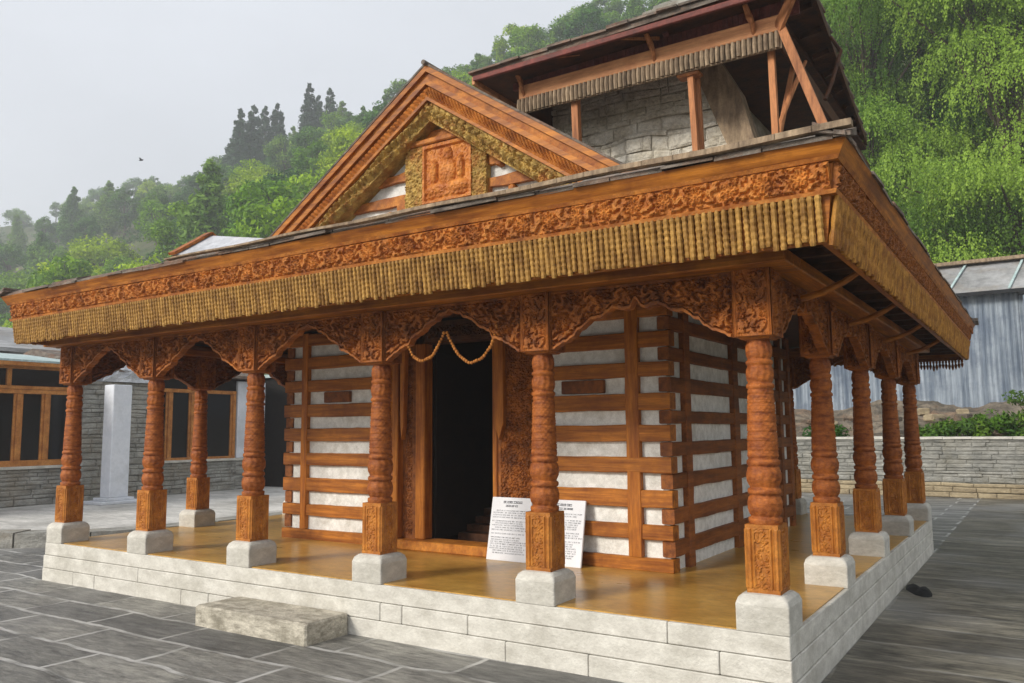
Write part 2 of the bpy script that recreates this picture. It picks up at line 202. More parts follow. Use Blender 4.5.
# ------------------------------------------------------------------ mesh helpers
class MB:
    def __init__(s): s.v = []; s.f = []; s.n = 0
    def add(s, v, f):
        n = s.n; s.v.extend(map(tuple, v)); s.f.extend([tuple(i+n for i in q) for q in f]); s.n += len(v); return s
    def box(s, a, b, jit=0):
        x0, y0, z0 = a; x1, y1, z1 = b
        v = [(x0, y0, z0), (x1, y0, z0), (x1, y1, z0), (x0, y1, z0), (x0, y0, z1), (x1, y0, z1), (x1, y1, z1), (x0, y1, z1)]
        if jit: v = [(p[0]+random.uniform(-jit, jit), p[1]+random.uniform(-jit, jit), p[2]+random.uniform(-jit, jit)) for p in v]
        return s.add(v, [(0, 3, 2, 1), (4, 5, 6, 7), (0, 1, 5, 4), (1, 2, 6, 5), (2, 3, 7, 6), (3, 0, 4, 7)])
    def bev(s, a, b, c=.01):            # chamfered box
        x0, y0, z0 = a; x1, y1, z1 = b; v = []; f = []
        for i, (zz, k) in enumerate(((z0, c), (z0+c, 0), (z1-c, 0), (z1, c))):
            v += [(x0+k, y0+c if not k else y0+k, zz)] if False else []
        ring = lambda z, k: [(x0+c+k, y0+k, z), (x1-c-k, y0+k, z), (x1-k, y0+c+k, z), (x1-k, y1-c-k, z), (x1-c-k, y1-k, z), (x0+c+k, y1-k, z), (x0+k, y1-c-k, z), (x0+k, y0+c+k, z)]
        for z, k in ((z0, c), (z0+c, 0), (z1-c, 0), (z1, c)): v += ring(z, k)
        for j in range(3):
            for i in range(8): f.append((j*8+i, j*8+(i+1) % 8, j*8+8+(i+1) % 8, j*8+8+i))
        f.append(tuple(range(7, -1, -1))); f.append(tuple(range(24, 32)))
        return s.add(v, f)
    def bar(s, p, q, w, h, up=(0, 0, 1), w2=None, h2=None):
        p = Vector(p); q = Vector(q); d = (q-p).normalized(); x = d.cross(Vector(up)).normalized(); y = x.cross(d)
        w2 = w if w2 is None else w2; h2 = h if h2 is None else h2; v = []
        for c, ww, hh in ((p, w, h), (q, w2, h2)):
            for sx, sy in ((-1, -1), (1, -1), (1, 1), (-1, 1)): v.append(c+x*sx*ww/2+y*sy*hh/2)
        return s.add(v, [(0, 1, 2, 3), (7, 6, 5, 4), (0, 4, 5, 1), (1, 5, 6, 2), (2, 6, 7, 3), (3, 7, 4, 0)])
    def prism(s, outline, axis_vec):    # polygon outline (3D pts) extruded by a vector
        n = len(outline); a = [Vector(p) for p in outline]; e = Vector(axis_vec)
        v = a+[p+e for p in a]; fc = [tuple(range(n)), tuple(range(2*n-1, n-1, -1))]
        for i in range(n): fc.append((i, i+n, (i+1) % n+n, (i+1) % n))
        return s.add(v, fc)
    def tube(s, pts, rad, seg=8):
        pts = [Vector(p) for p in pts]; v = []; f = []
        for i, p in enumerate(pts):
            d = (pts[min(i+1, len(pts)-1)]-pts[max(i-1, 0)]).normalized()
            a = d.orthogonal().normalized() if i == 0 else (a-d*a.dot(d)).normalized()
            b = d.cross(a); rd = rad[i] if hasattr(rad, '__len__') else rad
            for k in range(seg):
                t = 2*math.pi*k/seg; v.append(p+a*math.cos(t)*rd+b*math.sin(t)*rd)
        for i in range(len(pts)-1):
            for k in range(seg): f.append((i*seg+k, i*seg+(k+1) % seg, i*seg+seg+(k+1) % seg, i*seg+seg+k))
        f.append(tuple(range(seg-1, -1, -1))); f.append(tuple(range((len(pts)-1)*seg, len(pts)*seg)))
        return s.add(v, f)
    def lathe(s, prof, c=(0, 0), seg=24, mod=None):
        v = []; f = []
        for z, r in prof:
            for k in range(seg):
                t = 2*math.pi*k/seg; r_ = r+(mod(z, t) if mod else 0); v.append((c[0]+r_*math.cos(t), c[1]+r_*math.sin(t), z))
        for i in range(len(prof)-1):
            for k in range(seg): f.append((i*seg+k, i*seg+(k+1) % seg, i*seg+seg+(k+1) % seg, i*seg+seg+k))
        f.append(tuple(range(seg-1, -1, -1))); f.append(tuple(range((len(prof)-1)*seg, len(prof)*seg)))
        return s.add(v, f)
    def relief(s, P0, U, V, N, lu, lv, hf, du=.008, dv=.008, lo=None, hi=None, thick=.03, back=True):
        """sheet of carving: P0 + u*U + v*V, raised hf(u,v) metres along N; lo(u)/hi(u) give the lower/upper outline"""
        nu = max(2, int(lu/du)); nv = max(2, int(lv/dv)); P0, U, V, N = map(np.array, (P0, U, V, N))
        u = np.linspace(0, lu, nu+1); L_ = np.array([lo(x) for x in u]) if lo else np.zeros(nu+1); H_ = np.array([hi(x) for x in u]) if hi else np.full(nu+1, lv)
        t = np.linspace(0, 1, nv+1); uu_ = np.repeat(u[:, None], nv+1, 1); vv = L_[:, None]+(H_-L_)[:, None]*t[None]
        h = hf(uu_, vv); pts = P0+uu_[..., None]*U+vv[..., None]*V+h[..., None]*N
        m_ = nv+1; v = pts.reshape(-1, 3).tolist(); f = []
        flip = np.dot(np.cross(U, V), N) < 0
        for i in range(nu):
            for j in range(nv):
                q = (i*m_+j, (i+1)*m_+j, (i+1)*m_+j+1, i*m_+j+1); f.append(q[::-1] if flip else q)
        if back:
            base = len(v); bp = P0+uu_[..., None]*U+vv[..., None]*V-N*thick
            ring = [(i, 0) for i in range(nu+1)]+[(nu, j) for j in range(1, nv+1)]+[(i, nv) for i in range(nu-1, -1, -1)]+[(0, j) for j in range(nv-1, 0, -1)]
            v += [bp[i, j].tolist() for i, j in ring]; K = len(ring)
            for k in range(K):
                a = ring[k][0]*m_+ring[k][1]; k2 = (k+1) % K; b_ = ring[k2][0]*m_+ring[k2][1]
                q = (a, base+k, base+k2, b_); f.append(q[::-1] if flip else q)
            # back strips
            for i in range(nu):
                tb = 2*nu+nv-i if i > 0 else 2*nu+nv; tb1 = 2*nu+nv-(i+1)
                q = (base+i, base+tb, base+tb1, base+i+1); f.append(q[::-1] if flip else q)
        return s.add(v, f)
    def build(s, name, m, parent=None, smooth=False, kind=None):
        me = bpy.data.meshes.new(name); me.from_pydata(s.v, [], s.f); me.update()
        if smooth: me.polygons.foreach_set('use_smooth', [True]*len(me.polygons))
        o = bpy.data.objects.new(name, me); col.objects.link(o); me.materials.append(M[m] if isinstance(m, str) else m)
        if parent: o.parent = parent
        if kind: o['kind'] = kind
        return o

def tag(o, label, cat, group=None):
    o['label'] = label; o['category'] = cat
    if group: o['group'] = group
    return o
def empty(name, loc, label, cat, group=None):
    o = bpy.data.objects.new(name, None); col.objects.link(o); o.location = loc; o.empty_display_size = .2
    return tag(o, label, cat, group)
def place(mb, loc):      # shift a builder's vertices so that the object sits in its root's frame
    mb.v = [(a-loc[0], b-loc[1], c-loc[2]) for a, b, c in mb.v]; return mb
def copy_tree(o, parent=None):
    c = o.copy(); col.objects.link(c)
    if parent: c.parent = parent
    for ch in list(o.children): copy_tree(ch, c)
    return c

# ------------------------------------------------------------------ carving patterns
def swirl(u, v, s=.11, arms=2, tight=9.0):
    u = u+.012*np.sin(v*31+u*9); v = v+.012*np.sin(u*27+1.3)
    j = np.round(v/(s*.8)); off = .5*(np.mod(j, 2)); i = np.round(u/s-off)
    du, dv = u-(i+off)*s, v-j*s*.8; r = np.hypot(du, dv); th = np.arctan2(dv, du); sg = np.where(np.mod(i+j, 2) < 1, 1, -1)
    ph = arms*th*sg-tight*r/s+(i*1.7+j*2.3)
    h = .5+.5*np.cos(ph); h = h**.8*np.clip(1.15-.6*r/s, 0, 1)
    h = np.where(r < .13*s, 1.0, h)
    return h*(.78+.22*np.cos(th*7+r*160))
def carve(u, v, s=.11):
    h = swirl(u, v, s*.85, 2, 7.5); k = np.clip((h-.26)/.2, 0, 1); vine = k*k*(3-2*k)*(.7+.35*h)
    s2 = s*1.7; j = np.round(v/(s2*.9)); off = .5*np.mod(j, 2); i = np.round(u/s2-off); du, dv = u-(i+off)*s2, v-j*s2*.9
    r = np.hypot(du, dv)/s2; th = np.arctan2(dv, du); rim = .30*(.72+.28*np.abs(np.cos(2.5*th+i)))
    fl = np.clip((rim-r)/.05, 0, 1)*(.55+.45*np.clip(np.cos(r*26), 0, 1)+.25*np.cos(th*10)*(r > .08)); moat = np.clip((r-rim)/.05, 0, 1)
    leaf = .07*np.abs(np.cos((u+v)*210))*np.abs(np.cos((u-v)*170))
    return np.where(r < rim, fl, vine*np.clip(moat, 0, 1)+leaf)
def dots(u, v, s=.03):
    return np.clip(np.cos(u*2*math.pi/s), 0, 1)*np.clip(np.cos(v*2*math.pi/s), 0, 1)
def zigleaf(u, v, s=.075, amp=1.0):
    w = np.abs(np.mod(u/s, 1)-.5)*2
    return .5+.5*np.cos((w*2.2+v/s*4)*math.pi)*np.cos(u*2*math.pi/s*.5)

# ================================================================== GROUND
E_G = -.409
g = MB().add([(-900, -300, E_G-.03), (900, -300, E_G-.03), (900, 900, E_G-.03), (-900, 900, E_G-.03)], [(0, 1, 2, 3)]).build('ground', 'ground', kind='structure')
MB().add([(-40, -16, E_G), (18, -16, E_G), (18, 16.4, E_G), (-40, 16.4, E_G)], [(0, 1, 2, 3)]).build('courtyard_paving', 'paving', kind='structure')
MB().add([(.02, -16, E_G+.005), (18, -16, E_G+.005), (18, 16.2, E_G+.005), (.02, 16.2, E_G+.005)], [(0, 1, 2, 3)]).build('side_yard', 'wetyard', kind='structure')
# raised terrace to the left and behind the temple
tr = MB(); edge = [(-30, -8.0), (-12.2, .35), (-11.0, 1.1), (-10.2, 1.75), (-9.7, 2.6), (-9.6, 16.3)]
for (x0, y0), (x1, y1) in zip(edge[:-1], edge[1:]):
    L_ = math.hypot(x1-x0, y1-y0); n = max(1, int(L_/.9))
    for k in range(n):
        a, b = (k+.01)/n, (k+.99)/n; dx, dy = (x1-x0)/L_, (y1-y0)/L_; nx, ny = -dy, dx
        p = [(x0+(x1-x0)*a, y0+(y1-y0)*a), (x0+(x1-x0)*b, y0+(y1-y0)*b)]
        jz = random.uniform(-.012, .012); jo = random.uniform(-.02, .02)
        q = [(p[0][0]+ny*0-nx*jo, p[0][1]-ny*jo), (p[1][0]-nx*jo, p[1][1]-ny*jo), (p[1][0]+nx*.42, p[1][1]+ny*.42), (p[0][0]+nx*.42, p[0][1]+ny*.42)]
        tr.prism([(x, y, E_G-.05) for x, y in q], (0, 0, .05-E_G-.205+jz))
tr.build('terrace_edge', 'greystone', kind='structure')
MB().add([(-30, 16.4, -.213), (-30, -7.7, -.213), (-12.4, .62, -.213), (-11.2, 1.35, -.213), (-10.45, 2.0, -.213), (-10.0, 2.8, -.213), (-9.9, 16.4, -.213)], [(0, 1, 2, 3, 4, 5, 6)][:1]).build('terrace_paving', 'yard', kind='structure')

# ================================================================== HILLSIDE
def hill_z(x, y):
    y0 = 23+2*math.sin(x*.05); s = .648+.025*math.sin(x*.013)+.10/(1+math.exp(-(x+108)/10))
    R_ = 122+10*math.sin(x*.021+1)+6*math.sin(x*.05)
    base = s*(min(y, R_)-y0)-max(0, y-R_)*.45
    base += 3.0*noise.noise(Vector((x*.022, y*.022, 3.1)))*min(1, max(0, (y-y0)/25))+.8*noise.noise(Vector((x*.1, y*.1, 1)))
    return max(base, E_G-1.5-max(0, y0-y)*.1) + (0 if y > y0 else 0)
hm = MB(); nx_, ny_ = 150, 70; xs = np.linspace(-520, 160, nx_); ys = np.concatenate([np.linspace(17.5, 60, 28), np.linspace(61.5, 240, ny_-28)])
hm.add([(x, y, hill_z(x, y)) for y in ys for x in xs], [(j*nx_+i, j*nx_+i+1, (j+1)*nx_+i+1, (j+1)*nx_+i) for j in range(ny_-1) for i in range(nx_-1)])
hm.build('hillside', 'earth', kind='structure', smooth=True)

# ================================================================== TEMPLE
T = (-4.03, 3.54, E_G)
temple = empty('wooden_temple', T, 'carved orange-brown wooden temple with pillared veranda, gable and stone tower on a pale plinth', 'temple')
def P(mb, name, m, parent=None, smooth=False, kind=None):
    mb.v = [(a-T[0], b-T[1], c-T[2]) for a, b, c in mb.v]
    return mb.build(name, m, parent or temple, smooth, kind)

X0, X1, Y0, Y1 = -8.06, 0.0, 0.0, 7.08
PX = [0, -1.56, -3.12, -4.67, -6.21, -7.74]; PY = [0, 1.66, 3.35, 5.05, 6.75]; HB = .158

# plinth of stone courses
pm = MB(); pm.box((X0+.05, Y0+.05, E_G-.02), (X1-.05, Y1-.05, -.02))
courses = [(-.004, -.135, 0.0), (-.139, -.272, .006), (-.276, E_G-.03, .012)]
cuts_front = [[-8.06, -.75, 0], [-8.06, -6.3, -3.12, -2.9, -2.28, -.42, 0], [-8.06, -7.45, -7.05, -5.6, -5.2, -3.6, -1.95, -1.3, 0]]
for ci, (zt, zb, out) in enumerate(courses):
    for axis in range(4):
        L_ = (X1-X0) if axis in (0, 2) else (Y1-Y0)
        if axis == 0: cs = [c-X0 for c in cuts_front[ci]]
        else:
            cs = [0]; 
            while cs[-1] < L_-1.6: cs.append(cs[-1]+random.uniform(.7, 1.7))
            cs.append(L_)
        for a, b in zip(cs[:-1], cs[1:]):
            o_ = out+random.uniform(0, .004); g_ = .0025
            if axis == 0: pm.bev((X0+a+g_-(o_ if a == 0 else 0), Y0-o_, zb), (X0+b-g_+(o_ if b == L_ else 0), Y0+.22, zt), .005)
            if axis == 2: pm.bev((X0+a+g_, Y1-.22, zb), (X0+b-g_, Y1+o_, zt), .005)
            if axis == 1: pm.bev((X1-.22, Y0+.222+a*.94+g_, zb), (X1+o_, Y0+.222+b*.94-g_ if b < L_ else Y1-.222, zt), .005)
            if axis == 3: pm.bev((X0-o_, Y0+.222+a*.94+g_, zb), (X0+.22, Y0+.222+b*.94-g_ if b < L_ else Y1-.222, zt), .005)
P(pm, 'plinth', 'concrete')
P(MB().box((X0+.035, Y0+.03, -.03), (X1-.03, Y1-.03, .004)), 'veranda_floor', 'floor')

# ---- pillars
def pillar_meshes():
    b = MB(); H = .22; k = HB      # stone base with rounded shoulders
    rings = [(0, 0), (.155, .0), (.19, .012), (.21, .035), (.218, .07)]
    nside = 6; v = []
    for z, i in rings:
        h = k-i; rc = .012+.4*i
        for cx_, cy_, a0 in ((1, -1, -90), (1, 1, 0), (-1, 1, 90), (-1, -1, 180)):
            for q in range(4):
                t = R(a0+30*q); v.append((cx_*(h-rc)+rc*math.cos(t), cy_*(h-rc)+rc*math.sin(t), z))
    v = [(x+.006*noise.noise(Vector((x*9, y*9, z*9))), y+.006*noise.noise(Vector((x*9, y*9, z*9+5))), z) for x, y, z in v]
    fc = []
    for j in range(len(rings)-1):
        for i in range(16): fc.append((j*16+i, j*16+(i+1) % 16, j*16+16+(i+1) % 16, j*16+16+i))
    fc.append(tuple(range(15, -1, -1))); fc.append(tuple(range((len(rings)-1)*16, len(rings)*16)))
    b.add(v, fc)
    # square dado with carved panels on four faces
    sq = MB(); w = .099; z0, z1 = .214, .615
    def hf(u, v_):
        e = np.minimum(u, 2*w-u); ins = e > .058
        flut = .011*np.abs(np.sin(np.minimum(e, .058)/.058*math.pi*3)); pan = -.006+.016*swirl(u-w, v_, .055, 2, 8)
        ev = np.minimum(v_, (z1-z0)-v_); return np.where(ins & (ev > .03), pan, np.where(ev > .03, flut, .004))
    for a in range(4):
        c, s_ = round(math.cos(a*math.pi/2)), round(math.sin(a*math.pi/2)); U = (c, s_, 0); N_ = (s_, -c, 0)
        P0 = (-w*c+w*s_*.98, -w*s_-w*c*.98, z0)
        sq.relief(P0, U, (0, 0, 1), N_, 2*w, z1-z0, hf, .0075, .0075, back=False)
    sq.box((-w*.97, -w*.97, z0-.002), (w*.97, w*.97, z1))
    # turned shaft
    key = [(.613, .110), (.640, .114), (.650, .112), (.657, .092), (.675, .104), (.70, .115), (.74, .117), (.775, .106), (.785, .094), (.793, .108), (.80, .112), (.815, .112), (.823, .108), (.831, .093), (.85, .104), (.875, .115), (.915, .117), (.95, .106), (.96, .095), (.967, .110), (.985, .112), (.995, .108), (1.003, .098),
           (1.02, .104), (1.10, .102), (1.25, .096), (1.40, .089), (1.425, .086), (1.432, .082), (1.438, .095), (1.458, .096), (1.466, .079), (1.485, .088), (1.515, .094), (1.545, .092), (1.575, .079), (1.585, .092), (1.604, .092), (1.612, .076), (1.63, .085), (1.66, .090), (1.70, .087), (1.73, .074), (1.738, .084), (1.75, .084)]
    zs = np.arange(.613, 1.7501, .0075); prof = [(float(z), .88*float(np.interp(z, [k_[0] for k_ in key], [k_[1] for k_ in key]))) for z in zs]
    def mod(z, t):
        if 1.02 < z < 1.42:      # rope bands
            return .0016*math.cos(z*2*math.pi/.019)+.0042*abs(math.cos(t*8+z*80)*math.cos(t*8-z*80))-.0015+.0012*math.cos(t*23+z*333)+(-.0035 if (z/.058) % 1 < .16 else 0)
        if .655 < z < .80 or .83 < z < .97 or 1.47 < z < 1.58 or 1.615 < z < 1.73:
            return .0065*abs(math.cos(t*6+math.sin(z*60)*.5))**.6-.0045+.0022*math.cos(t*24+z*260)*math.cos(z*2*math.pi/.02)
        return .0022*math.cos(t*24)
    sh = MB().lathe(prof, seg=60, mod=mod)
    # square capital with carved faces
    cp = MB(); cw = .117; c0, c1 = 1.752, 2.166
    def hc(u, v_):
        e = np.minimum(u, 2*cw-u); ev = np.minimum(v_, (c1-c0)-v_)
        return np.where((e > .03) & (ev > .022), -.010+.028*carve(u-cw, v_, .095), .006+.003*np.cos(e*400))
    for a in range(4):
        c, s_ = round(math.cos(a*math.pi/2)), round(math.sin(a*math.pi/2)); U = (c, s_, 0); N_ = (s_, -c, 0)
        cp.relief((-cw*c+cw*s_*.98, -cw*s_-cw*c*.98, c0), U, (0, 0, 1), N_, 2*cw, c1-c0, hc, .0075, .0075, back=False)
    cp.box((-cw*.96, -cw*.96, c0-.004), (cw*.96, cw*.96, c1))
    cp.add([(-.085, -.085, 1.735), (.085, -.085, 1.735), (.085, .085, 1.735), (-.085, .085, 1.735), (-cw*.97, -cw*.97, 1.765), (cw*.97, -cw*.97, 1.765), (cw*.97, cw*.97, 1.765), (-cw*.97, cw*.97, 1.765)],
           [(0, 3, 2, 1), (0, 1, 5, 4), (1, 2, 6, 5), (2, 3, 7, 6), (3, 0, 4, 7)])
    return b, sq, sh, cp
b, sq, sh, cp = pillar_meshes()
proto = sh.build('pillar', 'shaft', temple, smooth=True)
ob = b.build('stone_base', 'concrete', proto); os_ = sq.build('carved_dado', 'goldside', proto); oc = cp.build('capital', 'carved', proto)
M['dado'] = mat('ochre_carved_dado', (.28, .085, .014), (.56, .22, .035), (9, 9, 7), .5, .6, 60, c3=(.40, .13, .02), c3scale=5, bdist=.005)
os_.data.materials[0] = M['dado']
spots = [(x-HB, Y0+HB) for x in PX]+[(-HB, y+HB) for y in PY[1:]]+[(PX[-1]-HB, y+HB) for y in PY[1:]]+[(x-HB, PY[-1]+HB) for x in PX[1:-1]]
for i, (x, y) in enumerate(spots):
    o = proto if i == 0 else copy_tree(proto, temple)
    o.location = (x-T[0], y-T[1], 0-T[2]); o.rotation_euler.z = R([0, 0, 0, 0][i % 4]+random.uniform(-.8, .8))
    o['group'] = 'carved pillars round the veranda'

# ---- cusped arch panels between the capitals
def arch_lo(L_, top, style=0):
    kt = [0, .03, .07, .10, .15, .17, .20, .235, .25, .30, .33, .36, .385, .42, .455, .47, .49, .5]
    kh = [.005, .012, .045, .055, .095, .13, .145, .185, .195, .20, .222, .252, .258, .245, .24, .25, .30, .305]
    if style == 0:
        kt = [0, .03, .07, .12, .14, .20, .215, .27, .30, .315, .36, .40, .42, .46, .5]
        kh = [.005, .012, .05, .085, .10, .125, .17, .205, .22, .25, .285, .30, .33, .335, .36]
    def lo(u):
        t = u/L_; t = t if t < .5 else 1-t
        sc = .012*abs(math.sin(u*2*math.pi/.11)); return float(np.interp(t, kt, kh))*top/.414-sc*.6
    return lo
def arch(p, U, N, L_, du=.009, style=0):
    z0, z1 = 1.752, 2.166; H = z1-z0
    lo = arch_lo(L_, H, style)
    def hf(u, v_):
        lov = np.interp(u, np.linspace(0, L_, 200), [lo(x) for x in np.linspace(0, L_, 200)])
        e = np.minimum(np.minimum(u, L_-u), H-v_); d = v_-lov
        h = .036*carve(u, v_, .125)-.006
        h = np.where(d < .022, .026, h); h = np.where((d > .022) & (d < .032), -.006, h)
        return np.where(e < .02, .012, h)
    return MB().relief((p[0], p[1], z0), U, (0, 0, 1), N, L_, H, hf, du, .009, lo=lo, thick=.045)
for a, bx in zip(PX[:-1], PX[1:]):
    xa, xb = a-HB-.115, bx-HB+.115
    P(arch((xb, HB-.075, 0), (1, 0, 0), (0, -1, 0), xa-xb, .0085, 1 if a == 0 else 0), 'arch_panel', 'carved')
    P(arch((xb, PY[-1]+HB-.02, 0), (1, 0, 0), (0, -1, 0), xa-xb, .02), 'arch_panel', 'carved')
for a, by in zip(PY[:-1], PY[1:]):
    ya, yb = a+HB+.115, by+HB-.115
    P(arch((-HB+.075, ya, 0), (0, 1, 0), (1, 0, 0), yb-ya, .0085, 1), 'arch_panel', 'carved')
    P(arch((PX[-1]-HB+.03, ya, 0), (0, 1, 0), (1, 0, 0), yb-ya, .02), 'arch_panel', 'side_wood')  # left row takes the darker timber, its shade put into the colour

# ---- ring beam over the pillars
def ring(x0, y0, x1, y1, w, z0, z1, names, mats, c=.008):
    for nm, m_, a, b_ in ((names, mats[0], (x0, y0, z0), (x1, y0+w, z1)), (names, mats[0], (x0, y1-w, z0), (x1, y1, z1)), (names, mats[1], (x1-w, y0+w+.002, z0), (x1, y1-w-.002, z1)), (names, mats[1], (x0, y0+w+.002, z0), (x0+w, y1-w-.002, z1))):
        P(MB().bev(a, b_, c), nm, m_)
ring(X0-.10, -.09, .09, Y1+.09, .40, 2.168, 2.25, 'ring_beam', ('wood_x', 'wood_y'))
ring(X0-.02, .02, -.02, Y1-.02, .25, 2.252, 2.30, 'upper_beam', ('wood_x', 'wood_y'))

# ---- eaves: four sides; front and right are seen
EX0, EX1, EY0, EY1 = -8.10, .40, -.40, 8.85
sides = [((EX0, EY0), (1, 0, 0), (0, -1, 0), EX1-EX0, 'f'), ((EX1, EY0), (0, 1, 0), (1, 0, 0), EY1-EY0, 's'),
         ((EX1, EY1), (-1, 0, 0), (0, 1, 0), EX1-EX0, 'b'), ((EX0, EY1), (0, -1, 0), (-1, 0, 0), EY1-EY0, 'b')]
ang = {}
for (ox, oy), U, N_, L_, kd in sides:
    U_ = np.array(U); Nn = np.array(N_); fine = kd != 'b'
    wm = 'wood_x' if U[0] else 'wood_y'
    # backing board (tilted outward with height)
    def tilt(z): return (z-2.17)*.14
    def pt(u, z, out=0): p = np.array([ox, oy, 0])+U_*u+Nn*(tilt(z)+out); p[2] = z; return p
    def strip(z0, z1, o0, o1, name, m_, ext=True):       # bar with given projection, running past both corners
        mb = MB(); e0, e1 = tilt(z0)+o0, tilt(z1)+o0
        prof = [(z0, -.05), (z0, o0), (z1, o1), (z1, -.05)]
        n = 24; ends = []; mb_v = []
        for k in range(n+1):
            u = L_*k/n
            for z, o_ in prof:
                ex = (tilt(z)+o_) * (-1 if k == 0 else 1 if k == n else 0)
                p = pt(u+ex, z, o_); p[2] += .004*math.sin(u*1.7+ox); mb_v.append(p)
        fcs = [tuple(k*4+i for k, i in ((k_, i_), (k_+1, i_), (k_+1, (i_+1) % 4), (k_, (i_+1) % 4))) for k_ in range(n) for i_ in range(4)]
        fcs += [(3, 2, 1, 0), tuple(n*4+i for i in range(4))]
        mb.add(mb_v, fcs); P(mb, name, m_)
    strip(2.178, 2.592, -.012, -.012, 'fascia_board', wm)
    # rod fringe
    fr = MB(); u = .012; pitch = .0405 if fine else .09; i = 0
    while u < L_-.01:
        zb = 2.172+random.uniform(-.014, .016); zt = 2.428
        w = .0168+random.uniform(-.0015, .0015); lean = random.uniform(-.004, .004)
        if kd == 's':        # flat overlapping strips on the side
            nseg = 6
        else: nseg = 14
        if fine:
            cen = [pt(u+lean*(1-k/(nseg)), zb+(zt-zb)*k/nseg, .012) for k in range(nseg+1)]
            rad = [w*(1+.10*(1 if k % 2 else -1)+random.uniform(-.07, .07)) for k in range(nseg+1)]
            if kd == 's': rad = [r_*(.8+.35*random.random()) for r_ in rad]
            fr.tube(cen, rad, 7)
        else: fr.bar(pt(u, zb, .01), pt(u, zt, .01), .04, .02)
        u += pitch*(.97+random.uniform(-.06, .06)); i += 1
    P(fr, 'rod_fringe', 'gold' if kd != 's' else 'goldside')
    strip(2.424, 2.446, .022, .026, 'moulding', 'frieze')
    # carved frieze
    fz = MB(); z0, z1 = 2.446, 2.600
    V_ = np.array([Nn[0]*.14, Nn[1]*.14, 1.0])
    Ps = pt(-.03, z0, .006)
    hfz = (lambda u, v_: .026*carve(u, v_-.08, .115)*np.clip(np.minimum(v_, .154-v_)/.018, 0, 1)) if fine else (lambda u, v_: 0*u)
    fz.relief(Ps, U_, V_, Nn, L_+.06, z1-z0, hfz, .0085 if fine else .2, .0085 if fine else .1, thick=.02)
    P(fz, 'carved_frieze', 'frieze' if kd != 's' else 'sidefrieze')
    strip(2.600, 2.622, .020, .030, 'moulding', 'frieze')
    strip(2.622, 2.692, .030, .062, 'cornice', wm)
# soffit boards and rafters
sf = MB()
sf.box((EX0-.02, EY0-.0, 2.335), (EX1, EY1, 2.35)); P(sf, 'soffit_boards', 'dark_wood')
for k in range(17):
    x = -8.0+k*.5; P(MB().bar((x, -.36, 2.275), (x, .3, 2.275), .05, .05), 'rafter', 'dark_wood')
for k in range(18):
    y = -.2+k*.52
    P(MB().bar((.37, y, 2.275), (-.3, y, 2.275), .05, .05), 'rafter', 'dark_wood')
for y in (.75, 2.4, 4.1, 5.8):       # curved brackets under the right eave
    P(MB().tube([(-.03, y, 2.06), (.10, y+.02, 2.09), (.24, y+.03, 2.15), (.36, y+.03, 2.22)], [.025, .024, .022, .02], 8), 'eave_bracket', 'wood_x')
# hanging drops on the back eave and at the far corner
dr = MB(); dr.box((-1.1, EY1-.06, 2.165), (.36, EY1-.02, 2.21))
for k in range(34):
    x = .34-k*.042; q = random.uniform(-.02, .025)
    dr.lathe([(2.185, .010), (2.15, .018), (2.12, .010), (2.09+q, .021), (2.055+q, .014), (2.03+q, .004)], (x, EY1-.04), 6)
P(dr, 'hanging_drops', 'side_wood')
dr = MB(); dr.box((.47, 8.45, 2.645), (.51, 8.98, 2.69))
for k in range(11): dr.lathe([(2.66, .010), (2.63, .018), (2.60, .010), (2.575, .015), (2.555, .003)], (.49, 8.96-k*.047), 6)
P(dr, 'corner_drops', 'side_wood')

# ---- lower roof
RX0, RX1, RY0, RY1 = -8.27, .54, -.54, 9.0; RZ = 2.70; RS = .30
def roof_z(x, y): return RZ+.02+RS*max(0, min(x-RX0, RX1-x, y-RY0, RY1-y))
hx = (RY1-RY0)/2; rz_ = RZ+RS*min(hx, (RX1-RX0)/2)
cxr = (RX0+RX1)/2; m2 = (RX1-RX0)/2
rfm = MB(); zt = RZ+.012
a = [(RX0+.03, RY0+.03, zt), (RX1-.03, RY0+.03, zt), (RX1-.03, RY1-.03, zt), (RX0+.03, RY1-.03, zt), (cxr, RY0+m2, zt+RS*m2), (cxr, RY1-m2, zt+RS*m2)]
rfm.add(a, [(0, 1, 4), (1, 2, 5, 4), (2, 3, 5), (3, 0, 4, 5), (3, 2, 1, 0)])
P(rfm, 'roof', 'slate')
se = MB()
def eave_slabs(p0, U, N_, L_, mb, step=(.25, .6)):
    u = -.04
    while u < L_:
        w = random.uniform(*step); 
        for lay in range(2):
            z0 = RZ-.012+lay*.026+random.uniform(-.005, .006); th = random.uniform(.016, .026); o_ = random.uniform(-.02, .03)*(.35 if N_[0] else 1)-lay*.05
            w = min(w, L_+.03-u)
            if w < .03: continue
            c = np.array([p0[0], p0[1], 0])+np.array(U)*u; Uv = np.array(U)*(w-.006); Nv = np.array(N_)
            pts = [c+Nv*o_, c+Uv+Nv*(o_+random.uniform(-.012, .012)), c+Uv-Nv*.16, c-Nv*.16]
            zz = [z0, z0+random.uniform(-.006, .006), z0+.16*RS, z0+.16*RS]
            v = [(p[0], p[1], z) for p, z in zip(pts, zz)]+[(p[0], p[1], z+th) for p, z in zip(pts, zz)]
            mb.add(v, [(0, 3, 2, 1), (4, 5, 6, 7), (0, 1, 5, 4), (1, 2, 6, 5), (2, 3, 7, 6), (3, 0, 4, 7)])
        u += w
eave_slabs((RX0, RY0), (1, 0, 0), (0, -1, 0), RX1-RX0, se)
eave_slabs((RX1, RY0), (0, 1, 0), (1, 0, 0), RY1-RY0, se)
eave_slabs((RX1, RY1), (-1, 0, 0), (0, 1, 0), RX1-RX0, se)
eave_slabs((RX0, RY1), (0, -1, 0), (-1, 0, 0), RY1-RY0, se)
